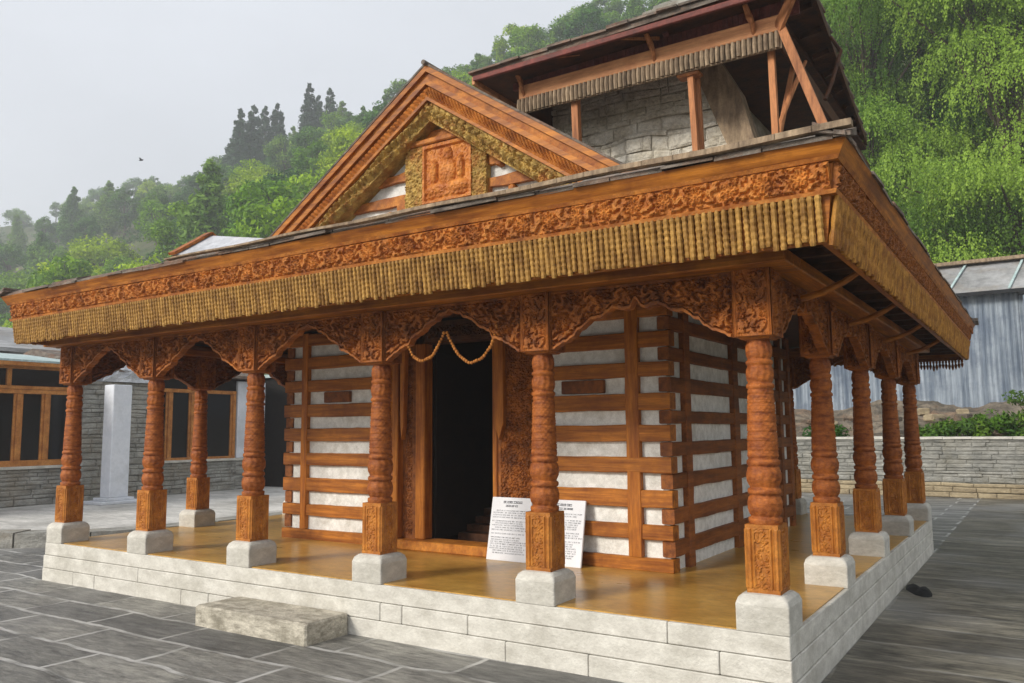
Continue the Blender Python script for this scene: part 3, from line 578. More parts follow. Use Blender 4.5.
P(se, 'roof_slates', 'slate')
# weathered plank along the front right end of the eave
pk = MB(); n = 30
for k in range(n):
    xa, xb = -5.2+k*5.77/n, -5.2+(k+1)*5.77/n; h_ = .012+.024*k/n
    pk.bar((xa, RY0-.02, RZ+.026+.5*h_+.005*math.sin(k*.9)), (xb+.003, RY0-.02, RZ+.026+.5*h_+.005*math.sin((k+1)*.9)), .06, h_)
P(pk, 'edge_plank', 'grey_wood')

# ---- cell (sanctum)
CX0, CX1, CY0, CY1 = -6.03, -1.34, 1.59, 5.5; CT = 2.30; DX0, DX1 = -4.02, -3.14; PXL, PXR = -4.62, -2.62
core = MB(); t_ = .25; i_ = .036
core.box((CX0+i_, CY0+i_, 0), (PXL, CY0+t_, CT)); core.box((PXR, CY0+i_, 0), (CX1-i_, CY0+t_, CT))
core.box((CX1-i_-t_, CY0+t_, 0), (CX1-i_, CY1-t_, CT)); core.box((CX0+i_, CY0+t_, 0), (CX0+i_+t_, CY1-t_, CT)); core.box((CX0+i_, CY1-t_, 0), (CX1-i_, CY1-i_, CT))
cell = P(core, 'cell_wall', 'plaster')
def wbeam(a, b_, amp=.006):
    ax = int(np.argmax([b_[i]-a[i] for i in range(3)])); n = max(4, int((b_[ax]-a[ax])/.07)); o1, o2 = [i for i in range(3) if i != ax]; c = .007; v = []; fc = []; sd_ = random.random()*50
    for k in range(n+1):
        t = a[ax]+(b_[ax]-a[ax])*k/n; nz = [amp*noise.noise(Vector((t*3.1, sd_+q*7, 0)))+amp*.5*noise.noise(Vector((t*11, sd_+q*7, 4))) for q in range(4)]
        lo1, hi1, lo2, hi2 = a[o1]+nz[0], b_[o1]+nz[1], a[o2]+nz[2], b_[o2]+nz[3]
        for p, q in ((lo1+c, lo2), (hi1-c, lo2), (hi1, lo2+c), (hi1, hi2-c), (hi1-c, hi2), (lo1+c, hi2), (lo1, hi2-c), (lo1, lo2+c)):
            w_ = [0, 0, 0]; w_[ax] = t; w_[o1] = p; w_[o2] = q; v.append(tuple(w_))
    for k in range(n):
        for i in range(8):
            q = (k*8+i, k*8+(i+1) % 8, (k+1)*8+(i+1) % 8, (k+1)*8+i); fc.append(q if ax != 1 else q[::-1])
    fc += [tuple(range(7, -1, -1)), tuple(range(n*8, n*8+8))]
    return MB().add(v, fc)
def cellpart(mb, name, m_, par=cell): return P(mb, name, m_, par)
fb = [(0, .115), (.262, .388), (.528, .676), (.818, .952), (1.084, 1.226), (1.352, 1.496), (1.638, 1.766), (1.894, 2.028), (2.158, 2.29)]
sb_ = [(.128, .256), (.398, .52), (.686, .81), (.962, 1.076), (1.236, 1.344), (1.506, 1.63), (1.776, 1.886), (2.038, 2.15)]
for z0, z1 in fb:
    j = lambda: random.uniform(-.006, .006)
    cellpart(wbeam((PXR+.0, CY0-.012+j(), z0), (CX1+.012+j(), CY0+.12, z1)), 'wall_beam', 'wood_x')
    cellpart(wbeam((CX0-.012+j(), CY0-.012+j(), z0), (PXL, CY0+.12, z1)), 'wall_beam', 'wood_x')
for z0, z1 in sb_:
    cellpart(wbeam((CX1-.10, CY0+.016, z0-.002), (CX1+.006+j(), CY1, z1+.002)), 'wall_beam', 'side_wood')
    cellpart(wbeam((CX0-.006+j(), CY0+.016, z0-.002), (CX0+.10, CY1, z1+.002)), 'wall_beam', 'side_wood')
for xa, xb in ((-1.737, -1.61), (-5.76, -5.665)):
    cellpart(wbeam((xa, CY0-.02, .116), (xb, CY0+.08, 2.3)), 'wall_post', 'wood_z')
for ya, yb in ((1.94, 2.07), (3.28, 3.44), (5.0, 5.12), (5.40, 5.52)):
    cellpart(wbeam((CX1-.08, ya, 0.002), (CX1+.016, yb, 2.3)), 'wall_post', 'side_wood')
    cellpart(wbeam((CX0-.016, ya, 0.002), (CX0+.08, yb, 2.3)), 'wall_post', 'side_wood')
# dark wooden inserts in the row under the fourth beam from the top
cellpart(MB().bev((-2.38, CY0-.004, 1.51), (-1.95, CY0+.06, 1.628), .006), 'wall_insert', 'side_wood')
cellpart(MB().bev((-5.42, CY0-.004, 1.51), (-5.03, CY0+.06, 1.628), .006), 'wall_insert', 'side_wood')

# ---- doorway
dw = MB(); dw.box((PXL, CY0+.02, 2.08), (PXR, CY0+.2, 2.3)); door = P(dw, 'doorway', 'dark_wood')
def hpan(w_, h_, s=.07, amp=.014, border=.03):
    return lambda u, v_: np.where(np.minimum(np.minimum(u, w_-u), np.minimum(v_, h_-v_)) < border, .008, 1.6*amp*carve(u, v_, s*1.3)-.4*amp)
def carved_panel(x0, x1, y, z0, z1, name, m_, par, s=.07, amp=.014, border=.03, du=.009):
    return P(MB().relief((x0, y, z0), (1, 0, 0), (0, 0, 1), (0, -1, 0), x1-x0, z1-z0, hpan(x1-x0, z1-z0, s, amp, border), du, du, thick=.03), name, m_, par)
# left: slim column, carved jamb, inner jambs stepping back
P(MB().bev((PXL, CY0-.05, .10), (PXL+.06, CY0+.1, 2.3), .008), 'jamb', 'wood_z', door)
carved_panel(PXL+.065, PXL+.26, CY0-.01, .10, 2.2, 'carved_jamb', 'wood_z', door, .05, .008, .045)
P(MB().bev((PXL+.262, CY0-.06, .10), (PXL+.33, CY0+.06, 2.2), .01), 'jamb', 'wood_z', door)
carved_panel(PXL+.332, PXL+.50, CY0+.04, .10, 2.2, 'carved_jamb', 'side_wood', door, .05, .008, .04)
P(MB().bev((PXL+.50, CY0+.02, .10), (DX0+.02, CY0+.16, 2.2), .01), 'jamb', 'wood_z', door)
P(MB().bev((DX1-.01, CY0+.0, .10), (DX1+.05, CY0+.16, 2.2), .01), 'jamb', 'wood_z', door)
P(MB().bev((DX1+.055, CY0-.02, .10), (DX1+.105, CY0+.04, .50), .01), 'jamb_foot', 'wood_z', door)
P(MB().prism([(DX1+.055, CY0-.05, 1.25), (DX1+.10, CY0-.05, 1.1), (DX1+.15, CY0-.05, 1.25), (DX1+.15, CY0-.05, 2.15), (DX1+.055, CY0-.05, 2.15)], (0, .06, 0)), 'hanging_bracket', 'wood_z', door)
P(MB().prism([(PXL+.36, CY0-.05, 1.25), (PXL+.375, CY0-.05, 1.1), (PXL+.40, CY0-.05, 1.25), (PXL+.42, CY0-.05, 2.15), (PXL+.35, CY0-.05, 2.15)], (0, .06, 0)), 'hanging_bracket', 'wood_z', door)
carved_panel(DX1+.06, PXR-.002, CY0+.01, .50, 2.2, 'carved_panel', 'carved', door, .055, .010, .03)
carved_panel(DX1+.06, PXR-.002, CY0+.03, .09, .50, 'carved_panel', 'side_wood', door, .055, .010, .03)
P(MB().bev((PXL-.02, CY0-.10, .004), (DX1+.06, CY0+.2, .10), .012), 'threshold', 'dado', door)
carved_panel(DX0+.02, DX1-.01, CY0+.015, 2.10, 2.28, 'lintel_panel', 'dark_wood', door, .08, .016, .03)  # lintel and doorway head coloured dark as shade above the opening
# door leaves open inside, room behind; near-black colours paint in the shade
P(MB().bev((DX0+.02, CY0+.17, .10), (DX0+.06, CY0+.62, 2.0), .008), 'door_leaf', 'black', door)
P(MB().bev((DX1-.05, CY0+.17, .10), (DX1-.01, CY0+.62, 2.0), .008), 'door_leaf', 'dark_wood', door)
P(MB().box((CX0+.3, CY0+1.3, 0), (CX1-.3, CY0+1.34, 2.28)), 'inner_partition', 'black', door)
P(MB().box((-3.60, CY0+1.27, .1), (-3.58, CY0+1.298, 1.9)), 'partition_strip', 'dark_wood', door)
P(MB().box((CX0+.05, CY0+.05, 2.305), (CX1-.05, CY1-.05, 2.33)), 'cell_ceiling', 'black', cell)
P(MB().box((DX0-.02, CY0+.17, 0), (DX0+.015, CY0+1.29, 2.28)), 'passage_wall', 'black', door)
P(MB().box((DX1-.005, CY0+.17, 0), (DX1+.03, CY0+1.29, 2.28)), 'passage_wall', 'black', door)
ist = MB()
for k in range(4): ist.box((DX0+.05, CY0+.55+k*.16, .004), (DX1-.05, CY0+.71+k*.16-.002, .12+k*.07))
P(ist, 'inner_steps', 'dark_wood', door)

# ---- gable dormer on the front slope
GY = .42; GA = (-2.965, GY, 4.315); GL = (-4.98, GY, 3.00); GR = (-1.02, GY, 3.00)
def rakes(off0, off1, y0, y1, name, m_, par, hf=None, du=.012):
    """band of the pediment between two offsets (measured straight down from the outer line)"""
    for end in (GL, GR):
        ax, az = GA[0], GA[2]; L_ = math.hypot(end[0]-ax, end[2]-az); U = ((ax-end[0])/L_, 0, (az-end[2])/L_) if end is GL else ((end[0]-ax)/L_, 0, (end[2]-az)/L_)
        if end is GL: p0 = np.array([end[0], y0, end[2]-off1])
        else: p0 = np.array([ax, y0, az-off1])
        h = off1-off0
        mb = MB(); mb.relief(p0, np.array(U), (0, 0, 1), (0, -1, 0), L_, h, hf or (lambda u, v_: 0*u), du if hf else .3, du if hf else h, thick=y1-y0)
        P(mb, name, m_, par)
# tympanum wall behind
gy = GY+.13
tm = MB().prism([(GL[0]+.2, gy, 2.9), (GR[0]-.2, gy, 2.9), (GA[0], gy, GA[2]-.2)], (0, .15, 0)); gable = P(tm, 'gable', 'plaster')
rakes(-.006, .05, GY-.085, GY+.3, 'rake_board', 'wood_x', gable)
rakes(.05, .115, GY-.055, GY+.3, 'rake_moulding', 'frieze', gable)
rakes(.115, .165, GY-.085, GY+.3, 'rake_moulding', 'wood_x', gable)
rakes(.165, .27, GY-.05, GY+.3, 'rope_moulding', 'frieze', gable, lambda u, v_: .028*np.abs(np.cos((u+v_*.7)*math.pi/.045))*np.sin(np.clip(v_/.105, 0, 1)*math.pi), .009)
rakes(.27, .30, GY-.065, GY+.3, 'rake_moulding', 'wood_x', gable)
def gl(u, v_):
    c = np.abs(np.cos(u*math.pi/.085+.5*np.sin(v_*30))); k = np.clip((c-.3)/.3, 0, 1); return (.055*k*(.55+.45*np.cos(v_*62+u*9))+.014*carve(u, v_, .05))*np.clip(np.minimum(v_+.01, .175-v_)/.04, 0, 1)
rakes(.30, .475, GY-.02, GY+.3, 'leaf_moulding', 'olive', gable, gl, .009)
# timber rows of the tympanum, wavy
def wavy(x0, x1, z0, z1, y0, amp=.012, seed=0):
    mb = MB(); n = max(4, int((x1-x0)/.05)); v = []; fc = []
    for k in range(n+1):
        x = x0+(x1-x0)*k/n; a_ = amp*noise.noise(Vector((x*4, z0*7, seed))); b_ = amp*noise.noise(Vector((x*4, z1*7, seed+9)))
        v += [(x, y0, z0+a_), (x, y0, z1+b_), (x, y0+.12, z1+b_), (x, y0+.12, z0+a_)]
    for k in range(n):
        for i in range(4): fc.append((k*4+i, (k+1)*4+i, (k+1)*4+(i+1) % 4, k*4+(i+1) % 4))
    fc += [(3, 2, 1, 0), tuple(n*4+i for i in range(4))]
    mb.add(v, fc); return mb
def half(z): return (GA[2]-.42-z)/(GA[2]-GL[2])*2.0
for (z0, z1) in ((2.95, 3.08), (3.19, 3.27), (3.39, 3.48), (3.60, 3.80)):
    w = half(z0)+.06
    P(wavy(GA[0]-w, GA[0]+w, z0, z1, gy-.045, .03, z0), 'tympanum_beam', 'frieze', gable)
for x, z in ((-2.32, 3.39), (-2.15, 3.33), (-3.75, 3.40), (-2.2, 3.14), (-3.5, 3.11), (-1.9, 3.2)):
    P(MB().bev((x-.03, gy-.06, z-.035), (x+.03, gy+.02, z+.035), .01), 'beam_end', 'frieze', gable)
P(wavy(-3.42, -2.42, 3.05, 3.20, gy-.05, .01, 4), 'tympanum_base', 'frieze', gable)
# niche panel with a seated carved figure, ochre posts each side
def fig(u, v_):
    W, H = .52, .52; x = u-W/2; z = v_
    def blob(cx_, cz_, rx, rz, a=1.): return a*np.clip(1-((x-cx_)/rx)**2-((z-cz_)/rz)**2, 0, 1)**.5
    h = np.maximum.reduce([blob(0, .40, .055, .07), blob(0, .25, .095, .13), blob(-.10, .11, .14, .06), blob(.10, .11, .14, .06), blob(-.14, .27, .04, .12), blob(.14, .27, .04, .12), blob(0, .06, .22, .04, .7)])
    e = np.minimum(np.minimum(u, W-u), np.minimum(v_, H-v_)); return np.where(e < .03, .026+.004*carve(u, v_, .06), .045*h+.007*carve(u, v_, .09))
P(MB().relief((-3.10, gy-.06, 3.14), (1, 0, 0), (0, 0, 1), (0, -1, 0), .52, .52, fig, .01, .01, thick=.05), 'relief_panel', 'relief', gable)
for xa, xb in ((-3.30, -3.105), (-2.575, -2.43)):
    P(MB().relief((xa, gy-.07, 3.12), (1, 0, 0), (0, 0, 1), (0, -1, 0), xb-xa, .56, lambda u, v_: .022*swirl(u, v_, .06, 2, 7), .01, .01, thick=.06), 'niche_post', 'olive', gable)
P(MB().bev((-3.36, gy-.11, 3.665), (-2.38, gy+.02, 3.715), .01), 'niche_cap', 'frieze', gable)
# gable roof running back to the tower
gr_ = MB()
for e in (GL, GR):
    sgn = -1 if e is GL else 1
    v = [(GA[0], GY-.09, GA[2]+.03), (e[0]-sgn*-.0, GY-.09, e[2]+.03), (e[0], GY+1.6, e[2]+.03), (GA[0], 2.62, GA[2]+.03)]
    v += [(a_, b_, c_-.022) for a_, b_, c_ in v]
    gr_.add(v, [(0, 1, 2, 3), (7, 6, 5, 4), (0, 4, 5, 1), (1, 5, 6, 2), (2, 6, 7, 3), (3, 7, 4, 0)])
P(gr_, 'gable_roof', 'slate', gable)
P(MB().tube([(GA[0], GY-.12, GA[2]+.02), (GA[0], 2.6, GA[2]+.02)], .022, 8), 'ridge_cap', 'slate', gable)

# ---- small side dormer on the left slope
sdm = MB(); Dx, Dy, Dz = -7.55, 1.62, 3.655
dor = P(MB().prism([(Dx, Dy-.45, Dz-.95), (Dx, Dy+.45, Dz-.95), (Dx, Dy+.45, Dz-.30), (Dx, Dy, Dz), (Dx, Dy-.45, Dz-.30)], (.08, 0, 0)), 'side_gable', 'carved')
P(MB().prism([(Dx-.06, Dy-.50, Dz-.30), (Dx-.06, Dy, Dz+.04), (Dx-.06, Dy+.50, Dz-.30), (Dx-.06, Dy+.50, Dz-.40), (Dx-.06, Dy, Dz-.08), (Dx-.06, Dy-.50, Dz-.40)], (.07, 0, 0)), 'rake_board', 'wood_y', dor)
MROOF = mat('pale_grey_tin', (.42, .43, .45), (.62, .63, .66), (2, 2, 2), .45, .2, 10, c3=(.3, .25, .22), c3scale=2)
v = [(Dx-.08, Dy-.48, Dz-.28), (Dx-.08, Dy, Dz+.05), (Dx-.08, Dy+.48, Dz-.28), (Dx+1.15, Dy-.44, Dz-.40), (Dx+1.15, Dy, Dz-.16), (Dx+1.15, Dy+.44, Dz-.40)]
v += [(a_, b_, c_+.02) for a_, b_, c_ in v]
P(MB().bar((Dx-.03, Dy-.52, Dz-.27), (Dx-.03, Dy-.0, Dz+.085), .14, .035).bar((Dx-.03, Dy+.0, Dz+.085), (Dx-.03, Dy+.52, Dz-.27), .14, .035), 'barge_board', 'carved', dor)
P(MB().add(v, [(0, 1, 4, 3), (1, 2, 5, 4), (6, 9, 10, 7), (7, 10, 11, 8), (0, 6, 7, 1), (1, 7, 8, 2), (0, 3, 9, 6), (3, 4, 10, 9), (4, 5, 11, 10), (2, 8, 11, 5)]), 'dormer_roof', MROOF, dor)

# ================================================================== tower
TWX0, TWX1, TWY0, TWY1 = -3.3, -.93, 2.62, 5.6
def stone_wall(p0, U, N_, L_, z0, z1, course, wid, name, m_, par=None, depth=.10, batter=0., trim=None, backm='mortar', local=None, jit=.012, gap=.008, warp=.02):
    mb = MB(); U = np.array(U, float); N_ = np.array(N_, float); z = z0; p0 = np.array([p0[0], p0[1], 0.])
    while z < z1-.01:
        h = min(random.uniform(*course), z1-z); u = -random.uniform(0, wid[0]*.5)
        while u < L_:
            w = random.uniform(*wid); a_, b_ = max(u, 0)+gap/2, min(u+w, L_)-gap/2
            if trim: a_, b_ = max(a_, trim(z+h/2)[0]), min(b_, trim(z+h/2)[1])
            if b_-a_ > .03:
                o_ = random.uniform(-jit, jit)+(z1-z)*batter; c_ = min(.02, h*.22)
                q = [(a_, z+gap/2), (b_, z+gap/2), (b_, z+h-gap/2), (a_, z+h-gap/2)]
                qi = [(a_+c_, z+gap/2+c_), (b_-c_, z+gap/2+c_), (b_-c_*random.uniform(.6, 1.6), z+h-gap/2-c_), (a_+c_*random.uniform(.6, 1.6), z+h-gap/2-c_)]
                v = []
                for (uu_, zz), off in [(x, o_-depth) for x in q]+[(x, o_-c_*.7) for x in q]+[(x, o_) for x in qi]:
                    p = p0+U*uu_+N_*off; v.append((p[0], p[1], zz))
                mb.add(v, [(0, 1, 5, 4), (1, 2, 6, 5), (2, 3, 7, 6), (3, 0, 4, 7), (4, 5, 9, 8), (5, 6, 10, 9), (6, 7, 11, 10), (7, 4, 8, 11), (8, 9, 10, 11)])
            u += w
        z += h
    if warp: mb.v = [(x, y, zz+warp*noise.noise(Vector((x*1.9+y*1.9, zz*3, 1.5)))+warp*.5*noise.noise(Vector((x*6+y*6, zz*8, 2)))) for x, y, zz in mb.v]
    return mb
tw = MB()
# battered core
tb, tt = 3.2, 4.95
tw.add([(TWX0, TWY0+.03, tb), (TWX1+.10, TWY0+.03, tb), (TWX1+.10, TWY1, tb), (TWX0, TWY1, tb), (TWX0+.2, TWY0+.03, tt), (TWX1-.40, TWY0+.03, tt), (TWX1-.40, TWY1, tt), (TWX0+.2, TWY1, tt)],
       [(0, 1, 5, 4), (1, 2, 6, 5), (2, 3, 7, 6), (3, 0, 4, 7), (4, 5, 6, 7), (3, 2, 1, 0)])
M['masonry_dark'] = mat('grimy_rubble_mortar', (.26, .22, .16), (.46, .40, .31), (6, 6, 6), .95, .8, 20, bdist=.02)
tower = P(tw, 'stone_tower', 'masonry_dark')
def tw_trim(z): return (0, (TWX1-TWX0)-.0-(z-3.89)*.345)
sw = stone_wall((TWX0, TWY0, 0), (1, 0, 0), (0, -1, 0), TWX1-TWX0+.3, 3.25, 4.9, (.04, .14), (.08, .38), '', '', trim=tw_trim, jit=.016, depth=.14, gap=.003, warp=.06)
P(sw, 'whitewashed_stones', 'masonry', tower)
# grey plaster strip leaning beside the stones
P(MB().prism([(-.66, TWY0-.03, 3.3), (-.86, TWY0-.03, 3.3), (-1.45, TWY0-.03, 4.9), (-1.2, TWY0-.03, 4.9), (-.95, TWY0-.03, 4.42)], (0, .22, 0)), 'corner_buttress', 'grey_wood', tower)

# upper tier hanging in front of and around the tower
UY = 2.0; UX0, UX1 = -3.06, -.385; UYB = 6.3
# front band, fringe, board
upper = P(MB().bev((UX0, UY-.02, 4.60), (UX1, UY+.03, 4.745), .006), 'upper_balcony', 'pale_wood')
uf = MB(); u = UX0
while u < UX1: uf.tube([(u, UY-.012, 4.455+random.uniform(-.008, .008)), (u, UY-.02, 4.53), (u, UY-.012, 4.60)], [.019, .021, .019], 6); u += .048
P(uf, 'rod_fringe', 'grey_wood', upper)
P(MB().box((UX0, UY+.0, 4.45), (UX1, UY+.02, 4.60)), 'fringe_backing', 'grey_wood', upper)
bd = MB(); x = UX0-.1
while x < UX1+.15: bd.box((x, UY+.03+random.uniform(0, .006), 4.74), (x+.045, UY+.07, 5.02)); x += .048
P(bd, 'ribbed_boards', 'purple', upper)
P(MB().bev((UX1-.03, UY+.03, 4.45), (UX1, UYB, 4.60), .006), 'side_board', 'dark_wood', upper)
P(MB().bev((UX0, UY+.03, 4.45), (UX0+.03, UYB, 4.745), .006), 'side_board', 'dark_wood', upper)
# tier ceiling (underside)
P(MB().box((UX0+.03, UY+.07, 4.80), (UX1-.03, UYB, 4.84)), 'tier_ceiling', 'dark_wood', upper)
# upper roof: sloping slab roof with thickness
QX0, QX1a, QX1b, QY0, QY1 = -3.44, -.08, -.40, 1.70, 6.25; QZ = 4.845
QC = [(-2.4, 4.0), (-1.5, 4.0)]
ur = MB(); ez = [(QX0, QY0, QZ-.03), (QX1a, QY0, QZ+.05), (QX1b, QY1, QZ+.08), (QX0, QY1, QZ)]
v = ez+[(a_, b_, c_+.05) for a_, b_, c_ in ez]+[(-2.5, 4.0, 5.55), (-1.4, 4.0, 5.6)]
ur.add(v, [(3, 2, 1, 0), (0, 1, 5, 4), (1, 2, 6, 5), (2, 3, 7, 6), (3, 0, 4, 7), (4, 5, 9, 8), (5, 6, 9), (6, 7, 8, 9), (7, 4, 8)])
uroof = P(ur, 'upper_roof', 'slate', temple)
P(MB().add([(a_, b_, c_-.006) for a_, b_, c_ in ez]+[(a_, b_, c_-.001) for a_, b_, c_ in ez], [(3, 2, 1, 0), (4, 5, 6, 7)]), 'underside_boards', 'dark_wood', uroof)
us = MB(); x = QX0-.03
while x < QX1a:
    w = random.uniform(.18, .42); zz = QZ+.022+.08*(x-QX0)/(QX1a-QX0)
    us.box((x, QY0-.04+random.uniform(-.01, .02), zz), (min(x+w-.005, QX1a+.03), QY0+.5, zz+random.uniform(.02, .035)), .004); x += w
for k in range(10): 
    y = QY0+k*.45; xx = QX1a+(QX1b-QX1a)*(y-QY0)/(QY1-QY0)
    us.box((xx-.4, y+.003, QZ+.108), (xx-.015, min(y+.445, QY1), QZ+.128), .002)
P(us, 'roof_slates', 'slate', uroof)
sl_ = MB(); sl_.box((-1.62, 1.9, 5.02), (-1.02, 2.7, 5.10), .015); sl_.box((-1.55, 2.0, 5.09), (-1.0, 2.8, 5.19), .02)
P(sl_, 'stone_slab', 'greystone', uroof)
P(MB().bev((QX0-.0, QY0-.01, QZ-.055), (QX1a, QY0+.03, QZ-.0), .006), 'eave_board', 'purple', uroof)
P(MB().bar((QX1a-.01, QY0, QZ+.035), (QX1b-.01, QY1, QZ+.035), .03, .08), 'eave_board', 'dark_wood', uroof)
P(MB().bev((QX0-.02, QY0, QZ-.09), (QX0+.02, UYB, QZ+.0), .006), 'eave_board', 'pale_wood', uroof)
for k in range(8):
    y = 2.2+k*.5; P(MB().bar((UX1, y, QZ-.02), (QX1a-.05-.32*(y-1.7)/4.55, y+.02, QZ+.02), .05, .05), 'rafter', 'dark_wood', uroof)
# little scrolled brackets between band and roof
for x in (-3.0, -1.55, -.62):
    P(MB().tube([(x, UY+.0, 4.62), (x+.01, UY-.07, 4.70), (x-.02, UY-.04, 4.78), (x-.03, UY-.13, 4.86)], [.016, .022, .030, .022], 8), 'scroll_bracket', 'post_wood', upper)
P(MB().tube([(-1.42, UY-.06, 4.86), (-1.42, UY-.02, 4.84)], .03, 8), 'beam_end', 'purple', upper)
P(MB().bar((UX1-.02, UY-.02, 4.62), (-.25, 1.86, 4.80), .03, .12, w2=.03, h2=.10), 'corner_horn', 'post_wood', upper)
P(MB().bar((-.25, 1.86, 4.80), (-.28, 1.80, 4.92), .03, .10), 'corner_horn', 'post_wood', upper)
P(MB().bar((-2.6, 1.75, 4.84), (-2.1, 1.95, 4.86), .02, .03).bar((-1.95, 1.72, 4.86), (-1.5, 2.0, 4.84), .025, .03), 'loose_batten', 'post_wood', upper)
# posts
def post(p, q, w, name='tier_post', m_='post_wood', w2=None): return P(MB().bar(p, q, w, w, (0, 1, 0), w2, w2), name, m_, upper)
post((-.5, 2.1, 4.5), (-.49, 2.1, 3.45), .055)
post((-.40, 2.55, 4.60), (-.60, 2.35, 3.5), .04)
P(MB().tube([(-.30, 2.5, 4.50), (-.42, 2.42, 4.2), (-.50, 2.3, 3.9), (-.52, 2.2, 3.5)], [.016, .026, .022, .02], 8), 'curved_brace', 'post_wood', upper)
post((-1.235, 2.08, 4.5), (-1.20, 2.08, 3.5), .055, w2=.05)
post((-1.20, 2.16, 4.5), (-1.165, 2.14, 3.5), .04)
P(MB().bev((-1.36, 2.02, 4.425), (-1.14, 2.16, 4.47), .015), 'post_cap', 'post_wood', upper)
post((-2.445, 2.08, 4.5), (-2.42, 2.08, 3.5), .07)
P(MB().bar((-.375, 1.99, 4.62), (.17, 1.72, 3.0), .07, .07, (0, 1, 0)), 'hip_strut', 'post_wood', upper)
P(MB().tube([(-.15, 2.9, 4.85), (-.05, 2.8, 4.65), (-.10, 2.6, 4.3), (-.15, 2.5, 4.1)], .018, 6), 'curved_brace', 'dark_wood', upper)

# ================================================================== loose things on the temple
st = MB().bev((-4.76, -.47, E_G-.03), (-3.44, -.016, -.245), .014)
st.v = [(x+.008*noise.noise(Vector((x*5, y*5, z*5))), y+.008*noise.noise(Vector((x*5, y*5, z*5+3))), z+.004*noise.noise(Vector((x*5, y*5, 9)))) for x, y, z in st.v]
tag(st.build('stone_step', 'step'), 'low worn stone block used as a step against the front of the pale plinth', 'step')

def notice(x0, x1, name_label, seed):
    rnd = random.Random(seed); H = .575; W = x1-x0
    o = empty('notice_board', (x0, 1.42, .004), name_label, 'notice board', 'white notice boards leaning on the front wall')
    th = math.atan2(.12, H); c, s_ = math.cos(th), math.sin(th)
    def tr_(mb): mb.v = [(x, y*c+z*s_, -y*s_+z*c) for x, y, z in mb.v]; return mb
    tr_(MB().bev((0, 0, 0), (W, .022, H), .004)).build('panel', 'paper', o)
    tx = MB(); z = H-.055
    def word(x, z, w, h):
        xx = x
        while xx < x+w-.004:
            q = rnd.random(); lw = rnd.uniform(.004, .009)
            if q < .55: tx.box((xx, -.0022, z), (xx+.0022, -.001, z+h))
            if q > .3: tx.box((xx, -.0022, z+h*.8), (xx+lw, -.001, z+h))
            if q > .5: tx.box((xx, -.0022, z), (xx+lw, -.001, z+h*.2))
            xx += lw+.002
    for k, (xa, xb, h) in enumerate([(.3, .72, .020), (.36, .66, .016)]):
        x = W*xa
        while x < W*xb: w = rnd.uniform(.03, .06); word(x, z, w, h); word(x+.001, z+.001, w, h); x += w+.008
        z -= .032
    z -= .01
    while z > .05:
        ind = rnd.choice([.04, .05, .12]) ; x = ind*W+.01; xe = W*rnd.uniform(.75, .95)
        while x < xe: w = rnd.uniform(.015, .05); word(x, z, w, .010); x += w+.007
        z -= rnd.choice([.019, .019, .021, .034])
    tr_(tx).build('lettering', 'ink', o)
    return o
notice(-3.11, -2.67, 'white notice board with dark lettering leaning beside the doorway, right edge behind the pillar', 1)
notice(-2.63, -2.12, 'white notice board with dark lettering leaning on the striped wall, right of the pillar', 2)

# garland of dried flower beads hung under the arch before the door
gd = MB(); GYp = HB-.055
def bead(p, r):
    r *= 1.25; gd.lathe([(p[2]-r, r*.3), (p[2]-r*.6, r*.82), (p[2], r), (p[2]+r*.6, r*.82), (p[2]+r, r*.3)], (p[0], p[1]), 7)
ax = [(-2.915, 1.86), (-2.862, 1.772), (-2.78, 1.732), (-2.67, 1.769), (-2.60, 1.87), (-2.543, 1.965), (-2.485, 1.86), (-2.418, 1.763), (-2.314, 1.692), (-2.194, 1.728), (-2.112, 1.82), (-2.066, 1.94), (-2.06, 2.0)]
tk = np.linspace(0, len(ax)-1, 500); gx = np.interp(tk, range(len(ax)), [a_[0] for a_ in ax]); gz = np.interp(tk, range(len(ax)), [a_[1] for a_ in ax])
ker = np.ones(21)/21; gxs = np.convolve(np.pad(gx, 10, 'edge'), ker, 'valid'); gzs = np.convolve(np.pad(gz, 10, 'edge'), ker, 'valid')
last = None
for a_, b_ in zip(gxs, gzs):
    if last is None or math.hypot(a_-last[0], b_-last[1]) > .024: bead((a_, GYp-.03+random.uniform(-.004, .004), b_), random.uniform(.009, .012)); last = (a_, b_)
tag(gd.build('garland', 'bead', smooth=True), 'looped garland of small pale orange beads hanging under the arch before the dark doorway', 'garland')

# dark cloth lying by the right side of the plinth
ck = MB(); cc = (.17, 4.1)
n = 14; v = [(cc[0], cc[1], E_G+.035)]
for rg in (1, 2, 3):
    for k in range(n):
        t = 2*math.pi*k/n; rx, ry = .11*rg/3, .30*rg/3
        w_ = 1+.25*noise.noise(Vector((math.cos(t)*1.5, math.sin(t)*1.5, 2)))
        v.append((cc[0]+rx*w_*math.cos(t)-.3*ry*math.sin(t), cc[1]+ry*w_*math.sin(t), E_G+(.006 if rg == 3 else .04-.006*rg+.012*math.sin(k*2.1))))
fc = [(0, 1+k, 1+(k+1) % n) for k in range(n)]
for rg in (0, 1):
    for k in range(n): fc.append((1+rg*n+k, 1+(rg+1)*n+k, 1+(rg+1)*n+(k+1) % n, 1+rg*n+(k+1) % n))
tag(ck.add(v, fc).build('crumpled_cloth', 'blackcloth', smooth=True), 'crumpled black cloth lying on the dark paving beside the right side of the plinth', 'cloth')

